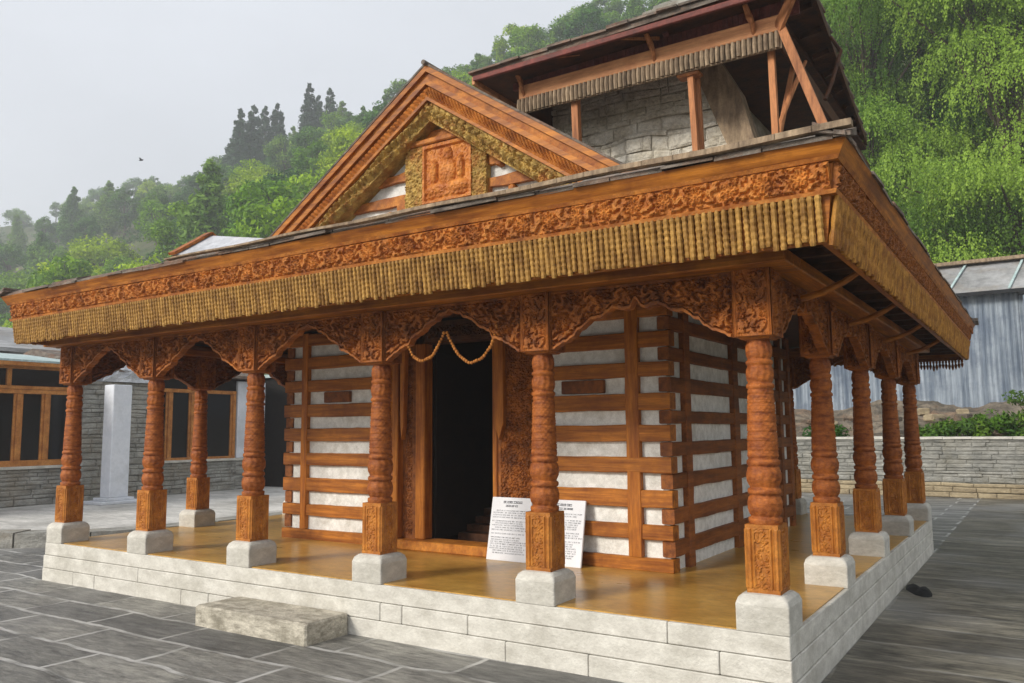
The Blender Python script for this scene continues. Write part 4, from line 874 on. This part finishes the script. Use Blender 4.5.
# ================================================================== LEFT BUILDING
BX = -15.5; BZ = -.213
lb = empty('guest_house', (BX, 5.8, BZ), 'low stone guest house with orange window frames and pale tin roof left of the temple', 'house')
def B(mb, name, m_, par=None, kind=None):
    mb.v = [(a_-BX, b_-5.8, c_-BZ) for a_, b_, c_ in mb.v]; return mb.build(name, m_, par or lb, kind=kind)
BY0, BY1 = -1.5, 8.75
B(MB().box((BX-4, BY0, BZ), (BX-.12, BY1, 2.5)), 'inner_block', 'black')
B(stone_wall((BX, BY0), (0, 1, 0), (1, 0, 0), BY1-BY0, BZ, .50, (.07, .13), (.18, .5), '', ''), 'stone_wall', 'greystone')
B(MB().box((BX-.11, BY0, BZ), (BX-.03, BY1, .52)), 'wall_core', 'mortar')
B(MB().bev((BX-.12, BY0, .50), (BX+.05, BY1, .56), .01), 'sill', 'concrete')
# pier between the window bays
B(stone_wall((BX+.22, 4.42), (0, 1, 0), (1, 0, 0), 1.5, BZ, 2.28, (.08, .14), (.2, .5), '', ''), 'stone_pier', 'greystone')
B(MB().box((BX-.1, 4.43, BZ), (BX+.15, 5.91, 2.27)), 'pier_core', 'mortar')
def window(y0, y1, z0, z1, xs_, top=None, par=None):
    fr = MB(); w = .085
    fr.bev((BX-.06, y0, z0), (BX+.04, y1, z0+w+.03), .006); fr.bev((BX-.06, y0, z1-w), (BX+.04, y1, z1), .006)
    fr.bev((BX-.055, y0, z0+w+.032), (BX+.035, y0+w, z1-w-.002), .006); fr.bev((BX-.055, y1-w, z0+w+.032), (BX+.035, y1, z1-w-.002), .006)
    for y in xs_: fr.bev((BX-.055, y-w/2, z0+w+.032), (BX+.035, y+w/2, z1-w-.002), .006)
    if top:
        fr.bev((BX-.06, y0, z1+.002), (BX+.06, y1, z1+.07), .006); fr.bev((BX-.06, y0, top-.09), (BX+.05, y1, top), .006); fr.bev((BX-.055, y1-w, z1+.072), (BX+.035, y1, top-.092), .006)
        fr.bev((BX-.055, 3.0, z1+.072), (BX+.03, 3.0+w, top-.092), .006)
    wn = B(fr, 'window', 'winwood')
    ys_ = [y0+w]+[y for y in xs_]+[y1-w]
    for a_, b_ in zip(ys_[:-1], ys_[1:]):
        # inner sash
        m_ = MB(); a2 = a_+(w/2 if a_ in xs_ else 0); b2 = b_-(w/2 if b_ in xs_ else 0); q = .045
        m_.bev((BX-.06, a2, z0+w+.03), (BX+.0, a2+q, z1-w), .004); B(m_, 'sash', 'winwood', wn)
        m_ = MB(); m_.bev((BX-.06, b2-q, z0+w+.03), (BX+.0, b2, z1-w), .004)
        B(m_, 'sash', 'winwood', wn)
        B(MB().box((BX-.05, a2+.01, z0+.05), (BX-.035, b2-.01, z1-.02)), 'pane', 'glass', wn)
    if top: B(MB().box((BX-.05, y0+.01, z1), (BX-.035, y1-.01, top-.02)), 'pane', 'glass', wn)
    return wn
window(-1.45, 4.36, .56, 2.06, [.6, 1.45, 2.35, 3.25, 3.78], top=2.55)
window(6.0, 8.37, .50, 2.2, [6.55, 7.15], par=1)
B(MB().box((BX-.10, 5.92, 2.2), (BX-.02, 8.4, 2.6)), 'eave_shade_strip', 'black')  # black strip painting the shade below the eave
rt = MB().prism([(BX+.35, BY0-.2, 2.58), (BX+.35, BY0-.2, 2.62), (BX-2.2, BY0-.2, 2.95), (BX-4.4, BY0-.2, 2.62), (BX-4.4, BY0-.2, 2.56)], (0, 6.15, 0))
B(rt, 'roof', 'tinroof')
B(MB().bev((BX+.28, BY0-.2, 2.50), (BX+.34, BY0+5.9, 2.62), .006), 'fascia', 'winwood')
rt = MB().prism([(BX+.30, BY0+6.05, 2.50), (BX+.30, BY0+6.05, 2.56), (BX-2.2, BY0+6.05, 3.1), (BX-4.4, BY0+6.05, 2.56), (BX-4.4, BY0+6.05, 2.5)], (0, 4.4, 0))
B(rt, 'rear_roof', 'slate')
B(MB().bev((BX-.1, 8.40, .56), (BX+.06, 9.25, 2.45), .01), 'white_pilaster', 'whitepaint')
B(stone_wall((BX+.04, 8.40), (0, 1, 0), (1, 0, 0), .9, BZ, .54, (.08, .13), (.2, .4), '', ''), 'stone_pier', 'greystone')

# white square post standing before the pier
wp = empty('white_post', (-14.55, 4.72, BZ), 'tall white square post on a stepped white base before the grey stone pier', 'post')
a_ = MB().bev((-.17, -.20, .12), (.17, .20, 2.38), .012); a_.build('shaft', 'whitepaint', wp)
MB().bev((-.34, -.46, 0), (.34, .46, .06), .01).bev((-.24, -.3, .06), (.24, .3, .12), .01).build('base', 'whitepaint', wp)
# plastic wrapped bundles
def bundle(loc, sx, sy, sz, label, seed):
    m_ = MB(); n = 28; v = []; fc = []; rows = 13
    for j in range(rows):
        for k in range(n):
            t = 2*math.pi*k/n; ph = math.pi*j/(rows-1)*.52; q = math.cos(ph); d = 1+.35*noise.noise(Vector((math.cos(t)*6, math.sin(t)*6, j*1.1+seed)))+.35*noise.noise(Vector((math.cos(t)*2.2, math.sin(t)*2.2, j*.5+seed)))
            v.append((sx*q*d*math.cos(t), sy*q*d*math.sin(t), max(0, sz*math.sin(ph)*(1+.5*noise.noise(Vector((math.cos(t)*3, math.sin(t)*3, seed+4)))))))
    for j in range(rows-1):
        for k in range(n): fc.append((j*n+k, j*n+(k+1) % n, (j+1)*n+(k+1) % n, (j+1)*n+k))
    fc.append(tuple(range((rows-1)*n, rows*n)))
    m_.add(v, fc); o = m_.build('plastic_bundle', 'plastic'); o.location = loc; return tag(o, label, 'bundle')
bundle((BX+.04, 5.35, 2.276), .30, .62, .62, 'white plastic-wrapped bundle lying on top of the grey stone pier by the white post', 1)

# stone hut with dark opening seen between the third pillar and the cell
hut = empty('stone_shed', (-14.6, 11.2, BZ), 'grey stone outbuilding with a dark opening behind the left veranda', 'shed')
def H_(mb, name, m_): mb.v = [(a_+14.6, b_-11.2, c_-BZ) for a_, b_, c_ in mb.v]; return mb.build(name, m_, hut)
H_(MB().box((-17.5, 9.6, BZ), (-14.75, 13.5, 2.6)), 'inner_block', 'black')
H_(stone_wall((-14.6, 9.55), (0, 1, 0), (1, 0, 0), .85, BZ, 2.3, (.09, .15), (.2, .5), '', ''), 'stone_wall', 'greystone')
H_(stone_wall((-14.6, 11.9), (0, 1, 0), (1, 0, 0), 1.6, BZ, 2.5, (.09, .15), (.2, .5), '', ''), 'stone_wall', 'greystone')
H_(MB().box((-17.6, 9.5, 2.6), (-14.3, 13.6, 2.68)), 'roof', 'tinroof')
H_(MB().bev((-14.72, 10.42, BZ), (-14.6, 11.88, .55), .01), 'low_wall', 'whitepaint')

# low white steps on the terrace behind
ws = empty('white_steps', (-11.5, 8.2, BZ), 'low whitewashed steps on the terrace behind the left veranda', 'steps')
for k in range(2): MB().bev((-.7+.0*k, -.9+.35*k, .12*k), (.7, .9, .12*(k+1)-.001), .01).build('tread', 'whitepaint', ws)

# ================================================================== RIGHT SIDE
RWY = 16.2
rw = empty('retaining_wall', (-1, RWY, E_G), 'long grey coursed stone retaining wall behind the courtyard, tan stones along its foot', 'wall')
def W_(mb, name, m_, k=None): mb.v = [(a_+1, b_-RWY, c_-E_G) for a_, b_, c_ in mb.v]; return mb.build(name, m_, rw, kind=k)
W_(stone_wall((-10, RWY), (1, 0, 0), (0, -1, 0), 22, E_G+.34, .90, (.045, .13), (.15, .7), '', '', jit=.02, gap=.004), 'stones', 'retstone')
W_(stone_wall((-10, RWY-.04), (1, 0, 0), (0, -1, 0), 22, E_G, E_G+.33, (.09, .14), (.3, .7), '', '', jit=.02), 'footing_stones', 'tanstone')
W_(MB().box((-10, RWY+.03, E_G), (12, RWY+.5, .90)), 'core', 'mortar')
cpz = MB(); x = -10
while x < 12: w = random.uniform(.5, 1.1); cpz.box((x+.004, RWY-.04, .902), (x+w-.004, RWY+.55, .955+random.uniform(-.008, .01)), .006); x += w
W_(cpz, 'coping', 'concrete')
# rubble bank between wall and shed
bk = MB(); nx2, ny2 = 120, 20
vv_ = []
for j in range(ny2):
    for i in range(nx2):
        x = -14+i*30/(nx2-1); y = RWY+.4+j*4.6/(ny2-1); z = .75+1.25*(j/(ny2-1))**1.2+.28*noise.noise(Vector((x*.9, y*.9, 0)))+.16*noise.noise(Vector((x*3, y*3, 2)))
        vv_.append((x, y, z))
bk.add(vv_, [(j*nx2+i, j*nx2+i+1, (j+1)*nx2+i+1, (j+1)*nx2+i) for j in range(ny2-1) for i in range(nx2-1)])
bk.build('rubble_bank', 'rubble', kind='structure')
# loose bricks/stones on the bank
for k in range(34):
    x = random.uniform(-4.5, 2.6); y = random.uniform(17.2, 19.4); j = (y-RWY-.4)/4.6
    z = .75+1.25*j**1.2+.28*noise.noise(Vector((x*.9, y*.9, 0)))+.16*noise.noise(Vector((x*3, y*3, 2)))
    m_ = MB(); s1, s2, s3 = random.uniform(.12, .3), random.uniform(.1, .2), random.uniform(.08, .16)
    m_.bev((-s1, -s2, -.05), (s1, s2, s3), .03); m_.v = [(a_*(1+.2*random.uniform(-1, 1)), b_, c_) for a_, b_, c_ in m_.v]
    brick = k % 3 == 0
    o = m_.build('loose_stone', 'rubble' if not brick else 'tanstone'); o.location = (x, y, z); o.rotation_euler.z = random.uniform(0, 6)
    tag(o, 'tan stone lying loose on the rubble bank below the metal shed' if brick else 'grey stone lying loose on the rubble bank below the metal shed', 'stone', 'tan loose stones on the rubble bank' if brick else 'grey loose stones on the rubble bank')

# metal shed
SY = 20.6
sh_ = empty('metal_shed', (-2, SY+2, 1.7), 'weathered blue-grey sheet metal shed under a grey pitched roof behind the retaining wall', 'shed')
def S_(mb, name, m_): mb.v = [(a_+2, b_-SY-2, c_-1.7) for a_, b_, c_ in mb.v]; return mb.build(name, m_, sh_)
def corr(x0, x1, y, z0, z1, name, m_, step=.11, amp=.022):
    m_b = MB(); v = []; n = int((x1-x0)/step*2)
    for k in range(n+1):
        x = x0+(x1-x0)*k/n; yy = y-(amp if k % 2 else 0)
        v += [(x, yy, z0+.03*math.sin(x*5)), (x, yy, z1)]
    m_b.add(v, [(2*k, 2*k+2, 2*k+3, 2*k+1) for k in range(n)]); return S_(m_b, name, m_)
EZ, RZ2 = 4.86, 6.02
x = -9.0
for k, w in enumerate([1.9, 1.7, 1.8, 1.6, 1.4, 1.5, 1.7, 1.8]):
    corr(x, x+w+.02, SY-(.02 if k % 2 else 0)+.3*(1 if x > -1.6 and x < .6 else 0)*0, 1.55+random.uniform(-.15, .1), EZ-.1, 'wall_sheet', 'shed', .12); x += w
S_(MB().box((-9, SY+.06, 1.5), (4.4, SY+4.5, EZ-.12)), 'inner_frame', 'dark_wood')
rfS = MB(); rfS.prism([(-9.3, SY-.35, EZ-.10), (-9.3, SY-.35, EZ-.05), (-9.3, SY+2.2, RZ2), (-9.3, SY+4.9, EZ-.05), (-9.3, SY+4.9, EZ-.1)], (14, 0, 0)); S_(rfS, 'roof', 'shedroof')
S_(MB().bar((-9.3, SY-.37, EZ-.10), (4.7, SY-.37, EZ-.10), .04, .10), 'gutter', 'blackcloth')
S_(MB().bar((-9.35, SY+2.1, RZ2+.03), (4.75, SY+2.1, RZ2+.03), .5, .10), 'ridge_cap', 'grey_wood')
sm = MB()
for x in (-8.2, -6.6, -5.0, -3.4, -1.9, -.35, 1.1, 2.6): sm.bar((x-.35, SY-.36, EZ-.02), (x+.0, SY+2.1, RZ2+.01), .06, .03)
S_(sm, 'roof_seam', 'tinroof')
S_(MB().bev((1.05, SY-.55, 1.4), (1.28, SY-.32, EZ-.25), .01), 'downpipe_post', 'shed')
S_(MB().bar((.95, SY-.50, EZ-.2), (1.6, SY-.45, EZ-.16), .2, .08), 'gutter_box', 'blackcloth')

# ================================================================== FOLIAGE
def leaf_mesh(name, centers, radii, per, size, m_, tints, squash=.75, droop=0, shell=.55, aspect=.6, upbias=.35):
    """leaf-sized faces through a set of clumps; numpy for speed"""
    C = np.repeat(np.array(centers), per, 0); Rr = np.repeat(np.array(radii), per); Tt = np.repeat(np.array(tints), per); n = len(C)
    d = rng.normal(size=(n, 3)); d /= np.linalg.norm(d, axis=1)[:, None]
    rad = (shell+(1-shell)*rng.random(n)**.6)*(.75+.35*rng.random(n))
    p = C+d*(Rr*rad)[:, None]*np.array([1, 1, squash])
    nrm = d+rng.normal(size=(n, 3))*.55; nrm[:, 2] += upbias; nrm /= np.linalg.norm(nrm, axis=1)[:, None]
    a = np.cross(nrm, rng.normal(size=(n, 3))); a /= np.linalg.norm(a, axis=1)[:, None]; b = np.cross(nrm, a)
    s = size*(.6+.8*rng.random(n))
    A = a*s[:, None]; Bv = b*(s*aspect)[:, None]
    v = np.stack([p-A, p+Bv*.9-A*.1, p+A, p-Bv*.9-A*.1], 1).reshape(-1, 3)
    me = bpy.data.meshes.new(name); me.vertices.add(4*n); me.loops.add(4*n); me.polygons.add(n)
    me.vertices.foreach_set('co', v.ravel()); me.loops.foreach_set('vertex_index', np.arange(4*n)); me.polygons.foreach_set('loop_start', np.arange(0, 4*n, 4)); me.polygons.foreach_set('loop_total', np.full(n, 4))
    me.update(); me.validate()
    at = me.attributes.new('tint', 'FLOAT', 'FACE'); at.data.foreach_set('value', np.clip(Tt+rng.normal(size=n)*.15, 0, 1))
    me.materials.append(M[m_]); return me

def broad(name, H, W, m_, nclump=38, per=110, size=.2, seed=0):
    rnd = random.Random(seed); cs = []; rs = []; ts = []
    for _ in range(nclump):
        while True:
            p = [rnd.uniform(-1, 1) for _ in range(3)]
            if sum(q*q for q in p) < 1: break
        k = (sum(q*q for q in p))**.5; f_ = (.55+.45*k)/max(k, .2) if k > .2 else 1
        x, y, z = p[0]*f_*W*.42, p[1]*f_*W*.42, H*.60+p[2]*f_*H*.33
        x *= 1-.25*max(0, p[2]); y *= 1-.25*max(0, p[2])
        cs.append((x, y, z)); rs.append(W*rnd.uniform(.11, .2)); ts.append(rnd.random())
    crown = leaf_mesh(name+'_crown', cs, rs, per, size, m_, ts)
    tk_ = MB(); tk_.tube([(0, 0, -1.5), (.02*H, 0, H*.2), (-.01*H, .02*H, H*.42), (0, 0, H*.62)], [H*.028, H*.022, H*.016, H*.008], 8)
    for c in cs[::4]:
        z0 = H*rnd.uniform(.25, .5); tk_.tube([(0, 0, z0), (c[0]*.5, c[1]*.5, (z0+c[2])/2+.02*H), c], [H*.009, H*.006, H*.002], 5)
    return crown, tk_
def conifer(name, H, W, m_, seed=0):
    rnd = random.Random(seed); cs = []; rs = []; ts = []
    for j in range(26):
        t = j/25; z = H*(.10+.88*t); w = W*.5*(math.sin(min(1, t*3+.35)*math.pi/2))*(1-t)**.55*rnd.uniform(.8, 1.12)+.18
        for k in range(max(2, int(7*(1-t)+2))):
            a_ = rnd.uniform(0, 6.283); q = rnd.uniform(.35, .75); cs.append((w*q*math.cos(a_), w*q*math.sin(a_), z+rnd.uniform(-.35, .35))); rs.append(max(.35, w*rnd.uniform(.38, .55))); ts.append(rnd.random())
    crown = leaf_mesh(name+'_crown', cs, rs, 60, .26, m_, ts, squash=.95, aspect=.45, upbias=.1)
    tk_ = MB(); tk_.tube([(0, 0, -1.5), (0, 0, H*.5), (0, 0, H*.97)], [H*.02, H*.012, H*.003], 7)
    return crown, tk_

protos = []
kinds = [('broadleaf_tree', broad, (8.5, 7.5, 'leaf_broad'), dict(seed=1)), ('broadleaf_tree', broad, (7, 8, 'leaf_broad'), dict(seed=2, nclump=44)), ('broadleaf_tree', broad, (10, 7, 'leaf_broad'), dict(seed=3, nclump=46)),
         ('broadleaf_tree', broad, (8, 7, 'leaf_dark'), dict(seed=4)), ('broadleaf_tree', broad, (9.5, 6, 'leaf_dark'), dict(seed=5)),
         ('conifer_tree', conifer, (13, 5.2, 'leaf_conifer'), dict(seed=6)), ('conifer_tree', conifer, (15, 4.6, 'leaf_conifer'), dict(seed=7)), ('conifer_tree', conifer, (11, 5.5, 'leaf_dark'), dict(seed=8))]
for nm, fn, args, kw in kinds:
    crown, tk_ = fn(nm, *args, **kw)
    tm_ = bpy.data.meshes.new(nm+'_trunk'); tm_.from_pydata([tuple(v) for v in tk_.v], [], tk_.f); tm_.update(); tm_.materials.append(M['bark'])
    protos.append((nm, crown, tm_))
def put_tree(k, x, y, s, label, group, dz=0):
    nm, crown, tm_ = protos[k]
    o = bpy.data.objects.new(nm, None); col.objects.link(o); o.location = (x, y, hill_z(x, y)+dz-.2); o.scale = (s*random.uniform(.9, 1.1), s*random.uniform(.9, 1.1), s); o.rotation_euler.z = random.uniform(0, 6.28)
    c = bpy.data.objects.new('crown', crown); col.objects.link(c); c.parent = o
    t_ = bpy.data.objects.new('trunk', tm_); col.objects.link(t_); t_.parent = o
    o['label'] = label; o['category'] = 'tree'; o['group'] = group; return o
def azpt(px, dist):     # helper to stand things on a bearing, in metres from the eye
    a_ = YAW-math.atan((px-512)/FPX); return CAM[0]-math.sin(a_)*dist, CAM[1]+math.cos(a_)*dist
# nearer bright broadleaf trees on the lower slope
near = [(20, 62, 1, 1.0), (62, 60, 2, 1.05), (105, 66, 0, .9), (150, 72, 1, 1.0), (200, 60, 3, .9), (238, 60, 1, .95), (262, 66, 2, 1.0), (290, 60, 0, 1.05), (320, 74, 1, .95), (345, 84, 2, .9), (-20, 58, 0, 1.0), (180, 84, 2, .85), (230, 84, 0, .8), (130, 58, 3, .8), (275, 88, 1, .95), (310, 96, 2, .8)]
placed = []
for px, d, k, s in near:
    x, y = azpt(px, d); put_tree(k, x, y, s, 'bright green broadleaf tree on the lower slope behind the temple' if k < 3 else 'dull green broadleaf tree on the lower slope behind the temple', 'bright broadleaf trees low on the slope' if k < 3 else 'dull broadleaf trees low on the slope'); placed.append((x, y))
# the two conifer clusters on the skyline
for px, d, k, s in [(232, 150, 6, 1.1), (246, 152, 5, 1.25), (258, 156, 6, 1.05), (270, 153, 5, 1.15), (224, 158, 5, .9), (303, 152, 6, 1.1), (313, 156, 5, 1.05), (325, 158, 6, .95), (338, 164, 7, .9), (288, 168, 7, .8), (382, 170, 6, .9), (408, 172, 7, .9), (352, 172, 7, .8)]:
    x, y = azpt(px, d); put_tree(k, x, y, s, 'tall dark conifer fading into haze on the ridge', 'conifers on the hazy ridge'); placed.append((x, y))
cnt = 0; tries = 0
while cnt < 262 and tries < 20000:
    tries += 1; y = 26+104*random.random()**.8; phi = R(random.uniform(-3, 69)); x = CAM[0]-math.tan(phi)*(y-CAM[1])
    if any((x-a_)**2+(y-b_)**2 < (5.2**2 if cnt < 245 else 0) for a_, b_ in placed): continue
    d = math.hypot(x-CAM[0], y-CAM[1])
    if d < 45 and phi > R(48): continue
    if phi < R(16) and y < 56: continue
    q = random.random(); dark = noise.noise(Vector((x*.03, y*.03, 7)))
    k = random.choice([3, 4, 3, 4, 7]) if (dark > .05 or (d > 125 and q < .6)) else random.choice([0, 1, 2, 0, 1, 3])
    lab = {0: ('green broadleaf tree on the wooded hillside', 'green trees on the hillside'), 3: ('dark broadleaf tree on the wooded hillside', 'dark trees on the hillside'), 7: ('small dark conifer on the wooded hillside', 'small conifers on the hillside')}[0 if k < 3 else 3 if k < 5 else 7]
    put_tree(k, x, y, random.uniform(.65, 1.12), *lab); placed.append((x, y)); cnt += 1
# shrubs covering the slope between the trees
cs = []; rs = []; ts = []
for _ in range(3600):
    y = 24+102*random.random()**.8; phi = R(random.uniform(14, 70)); x = CAM[0]-math.tan(phi)*(y-CAM[1])
    if noise.noise(Vector((x*.05, y*.05, 20))) > .33: continue
    cs.append((x, y, hill_z(x, y)+.3)); rs.append(random.uniform(.7, 1.7)); ts.append(random.random())
sm_ = leaf_mesh('undergrowth', cs, rs, 26, .3, 'leaf_bush', ts, squash=.8)
o = bpy.data.objects.new('undergrowth', sm_); col.objects.link(o); o['kind'] = 'stuff'; o['label'] = 'green undergrowth covering the hillside between the trees'; o['category'] = 'undergrowth'

# big weeping trees at the right
def weeping(name, H, W, seed, nstr=2600, droop=1.5, skirt=.15, leaf=.085):
    rn = np.random.default_rng(seed); rnd = random.Random(seed)
    # limbs and a lumpy crown envelope
    lobes = [(rnd.uniform(-.34, .34)*W, rnd.uniform(-.34, .34)*W, H*rnd.uniform(.08, .92), W*rnd.uniform(.15, .24)) for _ in range(56)]
    ps = []; dirs = []; tint = []
    for i in range(nstr):
        lx, ly, lz, lr = lobes[rn.integers(len(lobes))]
        d = rn.normal(size=3); d /= np.linalg.norm(d); d[2] = abs(d[2])*.8-.1
        s0 = np.array([lx, ly, lz])+d*lr*rn.uniform(.55, 1.05); L_ = rn.uniform(.5, droop)
        hd = np.array([d[0], d[1], 0]); tn = .5+.5*math.sin(lx*1.7+lz*1.1+ly)+rn.normal()*.18
        m_ = int(L_/.07)
        for k in range(m_):
            t = k/m_; p = s0+hd*(.55*t**.6)*L_*.55+np.array([0, 0, .12*t-.95*t*t])*L_
            ps.append(p+rn.normal(size=3)*.035); dirs.append((hd[0]*.4*(1-t)+rn.normal()*.35, hd[1]*.4*(1-t)+rn.normal()*.35, -.3-.9*t)); tint.append(tn)
    p = np.array(ps); a = np.array(dirs); a /= np.linalg.norm(a, axis=1)[:, None]; n = len(p)
    b = np.cross(a, rn.normal(size=(n, 3))); b /= np.linalg.norm(b, axis=1)[:, None]
    s = leaf*(.7+.7*rn.random(n)); A = a*s[:, None]; Bv = b*(s*.33)[:, None]
    v = np.stack([p, p+A*.5+Bv, p+A*1.1, p+A*.5-Bv], 1).reshape(-1, 3)
    me = bpy.data.meshes.new(name); me.vertices.add(4*n); me.loops.add(4*n); me.polygons.add(n)
    me.vertices.foreach_set('co', v.ravel()); me.loops.foreach_set('vertex_index', np.arange(4*n)); me.polygons.foreach_set('loop_start', np.arange(0, 4*n, 4)); me.polygons.foreach_set('loop_total', np.full(n, 4)); me.update(); me.validate()
    at = me.attributes.new('tint', 'FLOAT', 'FACE'); at.data.foreach_set('value', np.clip(np.array(tint), 0, 1)); me.materials.append(M['leaf_weep'])
    tk_ = MB(); tk_.tube([(0, 0, -1), (.1, 0, H*.25), (-.1, .1, H*.5), (0, 0, H*.85)], [.38, .30, .2, .06], 10)
    for lx, ly, lz, lr in lobes: z0 = lz*.55; tk_.tube([(0, 0, z0), (lx*.5, ly*.5, z0+(lz-z0)*.7), (lx, ly, lz)], [.11, .07, .025], 6)
    return me, tk_
for i, (x, y, H, W, lab) in enumerate([(1.0, 29.5, 19, 10.5, 'tall pale green weeping tree right behind the metal shed'), (-4.2, 31.5, 17, 8.0, 'weeping green tree partly hidden by the temple roof'), (6.5, 30, 18, 10, 'weeping green tree at the right edge of the photo'), (-1.8, 36, 24, 12, 'tallest weeping tree standing behind the one over the metal shed'), (4.5, 37, 23, 11, 'weeping tree standing behind the one at the right edge')]):
    me, tk_ = weeping('weeping_crown', H, W, 20+i, (19000, 14000, 15000, 17000, 15000)[i])
    z = max(hill_z(x, y), 1)-.5
    o = empty('weeping_tree', (x, y, z), lab, 'tree'); c = bpy.data.objects.new('crown', me); col.objects.link(c); c.parent = o
    tk_.build('trunk', 'bark', o)
    o.rotation_euler.z = i

# bushes above the retaining wall
for i, (x, y, w, h) in enumerate([(-.35, 17.0, .45, .38), (.15, 17.1, .5, .55), (-1.0, 17.0, .4, .28), (1.25, 16.9, .55, 1.0), (1.6, 16.85, .5, .7), (-3.4, 17.1, .4, .3), (.62, 17.3, .35, .35)]):
    rnd = random.Random(i+50); cs = [(rnd.uniform(-w, w), rnd.uniform(-.3, .3), rnd.uniform(.1, h)) for _ in range(14)]
    me = leaf_mesh('foliage', cs, [rnd.uniform(.14, .26) for _ in cs], 90, .05, 'leaf_bush', [rnd.random() for _ in cs], squash=.9, aspect=.5)
    o = empty('green_bush', (x, y, .85), 'low leafy green bush growing on the bank above the retaining wall', 'bush', 'green bushes above the retaining wall')
    c = bpy.data.objects.new('foliage', me); col.objects.link(c); c.parent = o
    sm = MB()
    for c_ in cs[::3]: sm.tube([(0, 0, -.15), (c_[0]*.5, c_[1]*.5, c_[2]*.6), c_], [.014, .01, .005], 5)
    sm.build('stems', 'bark', o)

# pale house roof glimpsed at the far left below the eave
hx_, hy_ = azpt(4, 27)
hs = empty('white_cottage', (hx_, hy_, E_G), 'small pale cottage with a grey-blue tin roof at the far left edge', 'cottage')
MB().bev((-2, -2.5, 0), (2, 1.0, 3.7), .02).build('wall', 'whitepaint', hs)
MB().prism([(-2.4, -2.9, 3.7), (0, -2.9, 4.5), (2.4, -2.9, 3.7), (2.4, -2.9, 3.8), (0, -2.9, 4.6), (-2.4, -2.9, 3.8)][::-1], (0, 4.4, 0)).build('roof', 'shedroof', hs)
wdw = MB().bev((2.0, -1.6, 1.6), (2.06, -.6, 2.8), .01).build('window', 'winwood', hs); MB().box((2.062, -1.5, 1.7), (2.07, -.7, 2.7)).build('pane', 'glass', wdw)

# small bird in the sky
a_ = YAW-math.atan((131-512)/FPX); bd_ = 60
bx_, by_ = CAM[0]-math.sin(a_)*bd_, CAM[1]+math.cos(a_)*bd_; bz_ = 1.19+bd_*.345*.9
bb = MB(); bb.tube([(-.16, 0, 0), (-.08, 0, .0), (.02, 0, .01), (.12, 0, .03), (.17, 0, .03)], [.01, .05, .06, .035, .01], 7)
bird = bb.build('bird', 'blackcloth', smooth=True); bird.location = (bx_, by_, bz_); bird.rotation_euler.z = .6; tag(bird, 'tiny dark bird flying in the grey sky above the hillside', 'bird')
for s_ in (-1, 1): MB().prism([(-.06, 0, .03), (.07, 0, .03), (.03, s_*.2, .10), (-.02, s_*.34, .06), (-.05, s_*.2, .09)], (0, 0, .012)).build('wing', 'blackcloth', bird)

# ================================================================== HAZE
hz = MB().box((-560, -40, E_G-1.2), (200, 300, 150)); hzo = hz.build('haze', 'earth', kind='stuff')
hmat = bpy.data.materials.new('thin_haze'); hmat.use_nodes = True; nt = hmat.node_tree; nt.nodes.clear()
pv = nt.nodes.new('ShaderNodeVolumePrincipled'); pv.inputs['Color'].default_value = (.93, .95, 1, 1); pv.inputs['Density'].default_value = .0017; pv.inputs['Anisotropy'].default_value = .2
mo = nt.nodes.new('ShaderNodeOutputMaterial'); nt.links.new(pv.outputs[0], mo.inputs['Volume'])
hzo.data.materials.clear(); hzo.data.materials.append(hmat)
hzo['label'] = 'thin pale haze over the hillside'; hzo['category'] = 'haze'
